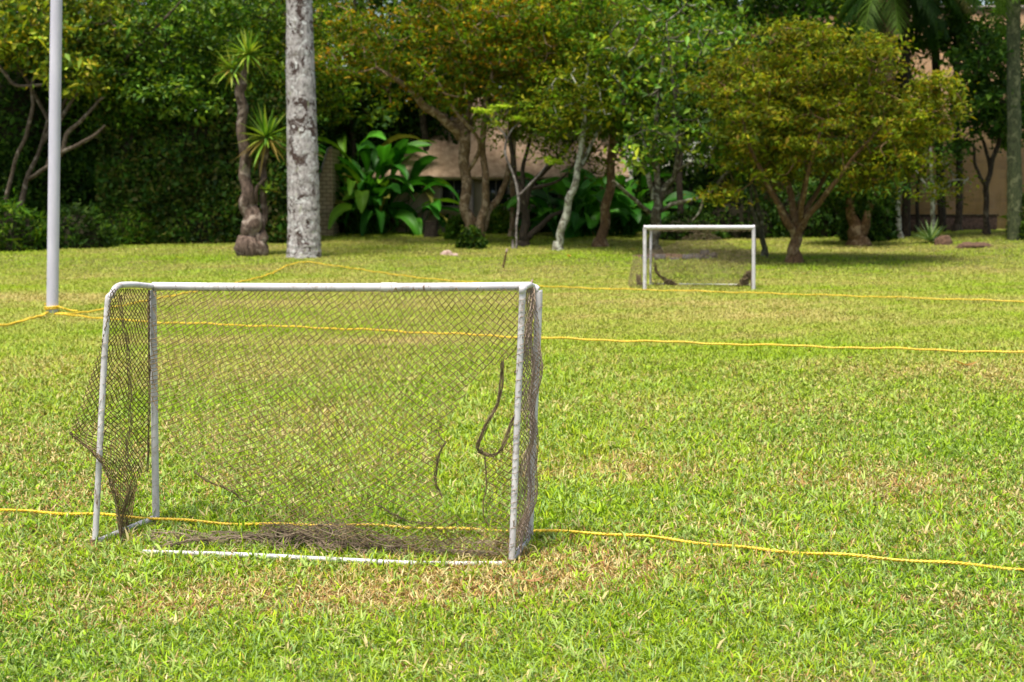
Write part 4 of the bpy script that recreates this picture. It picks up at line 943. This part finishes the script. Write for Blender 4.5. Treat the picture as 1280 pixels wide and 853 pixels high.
# lime sapling before forked tree
tree('sapling_tree', 'bare pale sapling with lime leaf tufts before the forked tree', 'tree', (641, 311),
  [[(645, 313, 0, 1.3), (646, 280, 0, 1.5), (648, 245, 0, 1.6), (640, 215, 0, 1.5), (632, 195, 0, 1.5), (633, 172, 0, 1.4)], [(633, 172, 0, 1.2), (622, 158, 0, 1), (606, 142, 0, .7)], [(633, 174, 0, 1), (642, 160, 0, .9), (654, 150, 0, .6)], [(648, 245, 0, 1.4), (668, 225, -.1, 1.1), (684, 205, -.1, .7)], [(622, 158, 0, .8), (622, 146, 0, .5)]],
  [(606, 139, 0, 15, 3, .3, 6), (625, 136, 0, 14, 4, .3, 6), (655, 149, 0, 16, 3, .3, 7), (688, 201, 0, 12, 4, .3, 5), (621, 155, 0, 8, 3, .2, 3)],
  [(.3,.42,.03),(.24,.38,.03),(.38,.45,.05)], M['bark_grey'], (.13, .055), 26, .1, 1.2, 0, TG, seed=35, twig=.006, flat=.3)
# left lime tree
tree('broadleaf_tree', 'yellow lime leaved tree with crooked pale bare branches at left', 'tree', (28, 306),
  [[(20, 308, 0, 5), (22, 270, 0, 4.2), (34, 225, 0, 3.2), (52, 180, 0, 2.4), (62, 140, 0, 2.2), (70, 90, 0, 1.4)],
   [(16, 285, 0, 3.4), (8, 250, -.2, 2.8), (20, 200, -.3, 2.4), (34, 165, -.4, 2.6), (41, 130, -.4, 2.4), (40, 105, -.4, 2.2), (50, 86, -.4, 1.6)],
   [(34, 225, 0, 2.8), (58, 210, -.5, 2.6), (80, 190, -.8, 2.4), (100, 180, -.9, 2.6), (120, 168, -1, 2.2), (131, 157, -1, 1.4)],
   [(76, 192, -.8, 3), (86, 165, -.8, 2.8), (103, 150, -.8, 2.4), (122, 128, -.8, 1.8), (132, 120, -.8, 1)],
   [(58, 210, -.4, 2.4), (76, 150, -.6, 2.6), (88, 130, -.6, 2.2), (98, 115, -.6, 1.4)],
   [(-40, 120, -.5, 3), (-12, 75, -.6, 2.4), (2, 86, -.6, 2.2), (18, 106, -.6, 2.1), (45, 107, -.6, 2), (64, 103, -.6, 1.6), (80, 98, -.6, 1)],
   [(52, 180, 0, 3), (95, 110, 0, 2.6), (150, 80, 0, 2.2), (195, 35, -.2, 1.8), (226, 2, -.2, 1.3)],
   [(60, 150, 0, 2.6), (10, 60, .3, 2), (-30, 20, .3, 1.4)]],
  [(40, 40, 0, 80, 50, 1.8, 110), (95, 95, -.6, 46, 26, 1.0, 46), (20, 60, -.3, 50, 24, 1.2, 40), (130, 30, 0, 60, 40, 1.6, 50), (60, -20, 0, 130, 40, 2, 60)],
  P_YLIME+P_LIME, M['bark_twig'], (.21, .09), 24, .24, .5, .25, TG, lm='leaf_gloss', seed=36)
tree('broadleaf_tree', 'dense mid green tree with dark slanting trunk above the ivy hedge', 'tree', (134, 304),
  [[(132, 306, 0, 9), (140, 260, 0, 7.5), (155, 200, 0, 6.5), (175, 150, 0, 5.5), (200, 90, 0, 4), (215, 30, 0, 2)], [(170, 160, 0, 4), (230, 120, .3, 3), (290, 80, .5, 1.8)], [(190, 115, 0, 3), (160, 60, 0, 2), (130, 20, 0, 1)]],
  [(205, 70, 0, 90, 60, 2.2, 150), (285, 60, .3, 70, 70, 2.2, 110), (230, 120, -.6, 80, 26, 1.6, 50), (250, -10, 0, 120, 50, 2.4, 80), (150, 140, .3, 50, 40, 1.6, 30)],
  P_MID+P_LIME[:3]+P_DARK[:1], M['bark_dark'], (.15, .07), 44, .27, .5, .2, TG, lm='leaf_gloss', seed=37)
tree('broadleaf_tree', 'green tree filling the gap around the thick palm trunk', 'tree', (345, 298),
  [[(345, 300, 0, 5), (348, 200, 0, 4.5), (350, 100, 0, 3.5), (360, 20, 0, 2)]], [(345, 90, 0, 60, 70, 1.8, 80), (400, 110, 0, 45, 50, 1.6, 50), (370, 20, 0, 70, 50, 2, 70)],
  P_MID+P_MIX, M['bark_dark'], (.14, .065), 46, .28, .5, .2, TG, seed=38)
for k, (px, py, lb) in enumerate([(440, 290, 'slim dark leaved tree behind the banana clump'), (530, 290, 'dark leaved tree before the left end of the pink roof'), (690, 289, 'dark leaved tree before the middle of the pink roof'), (800, 289, 'dark leaved tree rising behind the concrete post'),
        (900, 290, 'dark leaved tree behind the left edge of the dome tree'), (1000, 289, 'dark leaved tree behind the middle of the dome tree'), (1085, 291, 'dark leaved tree just left of the stout palm'), (1196, 290, 'dark leaved tree before the wall, left of the tufted tree')]):
    tree('broadleaf_tree', lb, 'tree', (px, py), [[(px, py+2, 0, 5), (px+4, 220, 0, 4.5), (px-3, 120, 0, 4), (px+5, 40, 0, 2.5), (px, -30, 0, 1.5)]],
      [(px, 60 if k != 7 else 40, 0, 75, (45 if k in (1, 7, 2) else 70), 1.8, 70 if k else 34), (px, -30, 0, 85, 50, 2, 60 if k else 8)] + ([(px, 130, 0, 60, 40, 1.5, 34)] if k not in (7, 1) else []), (P_DARK+P_MID[:2]) if k % 2 else (P_DARK+P_MIX[:2]), M['bark_dark'], (.2, .1), 44, .3, .5, .2, TG, seed=60+k)
# tall background trees beyond the garden
BGG = 'tall trees behind the garden'
bgt = [(-190, 'tall dark tree farthest beyond the left edge'), (-70, 'tall dark tree beyond the left edge of the hedge'), (70, 'tall dark background tree behind the yellow lime tree'), (205, 'tall dark background tree behind the ivy hedge'), (335, 'tall dark background tree behind the yucca heads'),
       (455, 'tall thin crowned background tree showing sky spots, above the banana clump'), (590, 'tall background tree behind the forked tree'), (720, 'tall background tree behind the leaning lichen trunk'), (850, 'tall background tree above the far goal'),
       (985, 'tall background tree over the left half of the dome tree'), (1120, 'tall background tree rising behind the palms and wall'), (1270, 'tall background tree over the wall at the right edge'), (1400, 'tall dark tree beyond the right edge')]
def bgtree(px, label, seed):
    Y = 55.5 + (seed % 3)*1.6; x = at(px, 200, Y)[0]; g = np.array([x, Y, float(tz(x, Y))]); r = np.random.default_rng(seed); e = empty('background_tree', g, label, 'tree', BGG)
    H = r.uniform(11.5, 13.5); mb = MB(); N = []
    P = smooth_line([(0, 0, -.2), (r.normal(0, .2), 0, H*.3), (r.normal(0, .4), 0, H*.6), (r.normal(0, .6), 0, H*.9)], 8); tube(mb, P, np.linspace(.3, .06, len(P)), 8, rough=.1)
    nc = 170 if seed not in (5,) else 46
    q = unit(r.normal(size=(nc, 3)))*(r.random((nc, 1))**.4); C = q*np.array([2.9, 2.2, H*.42]) + np.array([0, 0, H*.56]); N = P.copy()
    for c in C:
        k = np.argmin(np.linalg.norm(N-c, axis=1)+np.where(N[:, 2] > c[2], 2, 0)); Q = smooth_line([N[k], lerp(N[k], c, .5)+r.normal(size=3)*.15, c], 3); tube(mb, Q, np.linspace(.06, .015, len(Q)), 4, cap=False)
    mb.build('trunk', M['bark_dark'], e, True)
    mb = MB(); n = 85; off = r.normal(size=(nc*n, 3))*np.array([.5, .5, .35]); leaves(mb, np.repeat(C, n, 0)+off, .24, .12, P_DARK+P_MID[:2] if seed % 2 else P_DARK+P_MIX[:2], .5, .2, axis=off); mb.build('crown', M['leaf'], e)
for k, (px, lb) in enumerate(bgt): bgtree(px, lb, k)

# ------------------------------------------------------------------ small things at the lawn edge
def lump(name, base, sz, label, cat, mat, seed, group=None, flat=True):
    g = gnd(*base); r = np.random.default_rng(seed); n1, n2 = 9, 16; V = []
    for i in range(n1):
        ph = np.pi/2*i/(n1-1)
        for j in range(n2):
            th = 2*np.pi*j/n2; V.append((math.cos(ph)*math.cos(th), math.cos(ph)*math.sin(th), math.sin(ph)))
    V = np.array(V); k = 1+.22*noise3(V*2, seed, 1.5)+.1*noise3(V*6, seed+1, 1.5); V = V*k[:, None]*np.array(sz); V[:, 2] -= .02
    F = [(i*n2+j, i*n2+(j+1) % n2, (i+1)*n2+(j+1) % n2, (i+1)*n2+j) for i in range(n1-1) for j in range(n2)]
    mb = MB(); mb.add(V, F); o = mb.build(name, mat, None, False); o.location = g; return tagit(o, label, cat, group)
rg = 'stones on the lawn'
lump('rock', (558, 319), (.2, .14, .13), 'pale pink stone lying left of the forked trunk foot', 'rock', M['pinkstone'], 1, rg)
lump('rock', (567, 320), (.14, .1, .09), 'smaller brown stone touching the pale pink stone', 'rock', M['pinkstone'], 2, rg)
lump('soil_mound', (836, 321), (1.05, .8, .09), 'bare reddish soil bed around the foot of the lichen tree', 'soil', M['soil'], 3)
lump('soil_mound', (1218, 309), (.5, .4, .16), 'brown soil mound on the lawn at far right', 'soil', M['soil'], 4)
lump('soil_mound', (956, 322), (.7, .5, .03), 'bare soil patch around the slim dark tree', 'soil', M['soil'], 5)
lump('soil_mound', (632, 338), (.4, .5, .02), 'small bare soil spot around the short stake', 'soil', M['soil'], 6)
lump('soil_mound', (1180, 306), (.25, .2, .3), 'small reddish termite heap right of the agave', 'soil', M['soil'], 7)
def stump(base, w, h, label):
    g = gnd(*base); Y = g[1]; e = empty('tree_stump', g, label, 'stump'); r = w/ppm(Y)/2; H = h/ppm(Y)
    mb = MB(); tube(mb, [(0,0,-.1),(0,0,.05),(.01,0,H*.5),(0,.01,H)], [r*1.3, r*1.15, r*.95, r], 14, rough=.1, cap=False); mb.build('bark', M['bark_dark'], e)
    mb = MB(); tube(mb, [(0,.01,H-.02),(0,.01,H+.004)], [r*.9, r*.88], 14); mb.build('cut_face', M['bark_tan'], e)
stump((539, 297), 17, 20, 'dark short stump right of the banana leaves')
def edging():
    g = gnd(838, 322); mbx = []
    e = None
    for k, a in enumerate(np.linspace(-2.2, .9, 11)):
        c = g + np.array([math.cos(a)*1.15, math.sin(a)*.95, 0]); mb = MB(); s = .15
        c2, s2 = math.cos(a+1.57), math.sin(a+1.57); hz = .1+.05*math.sin(k*2.3)
        V = []
        for dx, dy, dz in ((-s,-.06,-.05),(s,-.06,-.05),(s,.06,-.05),(-s,.06,-.05),(-s*.9,-.045,hz),(s*.88,-.05,hz*.95),(s*.9,.045,hz),(-s*.85,.05,hz*1.05)): V.append((dx*c2-dy*s2, dx*s2+dy*c2, dz))
        mb.add(V, [(0,3,2,1),(4,5,6,7),(0,1,5,4),(1,2,6,5),(2,3,7,6),(3,0,4,7)]); o = mb.build('edging_stone', M['stone']); c[2] = float(tz(c[0], c[1])); o.location = c
        tagit(o, 'one of the dark edging stones in the curved kerb around the lichen tree bed', 'stone', 'edging stones around the tree bed')
edging()
def stake():
    g = gnd(628, 337); e = empty('wooden_stake', g, 'short pale tipped stake stuck in the lawn before the black forked tree', 'stake'); t = at(634, 311, g[1])-g
    mb = MB(); tube(mb, [np.array([0,0,-.05]), t*.5, t*.85], [.028, .024, .022], 7, rough=.1); mb.build('shaft', M['bark_brown'], e)
    mb = MB(); tube(mb, [t*.85, t*.95, t], [.026, .028, .015], 7); mb.build('tip', M['pinkstone'], e)
stake()
def dry_leaf(px, py, L, label, rot, col=(.4, .22, .07)):
    g = gnd(px, py, .045); mb = MB(); n = 7; s = np.linspace(0, 1, n); w_ = .3*L*np.sin(np.pi*s*.96+.04)**.8/2; c, q = math.cos(rot), math.sin(rot); V = []
    for i in range(n):
        x = (s[i]-.5)*L; z = .1*L*math.cos(s[i]*5)
        for k in (-1, 0, 1): y = k*w_[i]; V.append((x*c-y*q, x*q+y*c, z+abs(k)*.25*w_[i]+.01))
    F = [(i*3+j, i*3+j+1, i*3+j+4, i*3+j+3) for i in range(n-1) for j in range(2)]
    mb.add(V, F, col); o = mb.build('fallen_leaf', M['leaf'], None, True); o.location = g; tagit(o, label, 'leaf', 'fallen leaves on the lawn')
dry_leaf(1205, 455, .3, 'curled orange fallen leaf on the lawn at right, past the middle rope', .2)
dry_leaf(793, 312, .3, 'dry yellow leaf on the lawn near the brown leaning trunk', .4, (.5,.35,.08))
dry_leaf(711, 320, .28, 'dry orange leaf on the lawn under the leaning lichen trunk', 1.2, (.5,.3,.08))
dry_leaf(224, 322, .26, 'tiny yellow leaf on the lawn left of the yucca', .3, (.6,.5,.08))
dry_leaf(1062, 448, .13, 'small dark fallen leaf on the lawn left of the curled orange leaf', .9, (.2,.1,.05))
dry_leaf(662, 728, .13, 'brown dead leaf in the worn grass below the goal corner', .5, (.45,.24,.12))
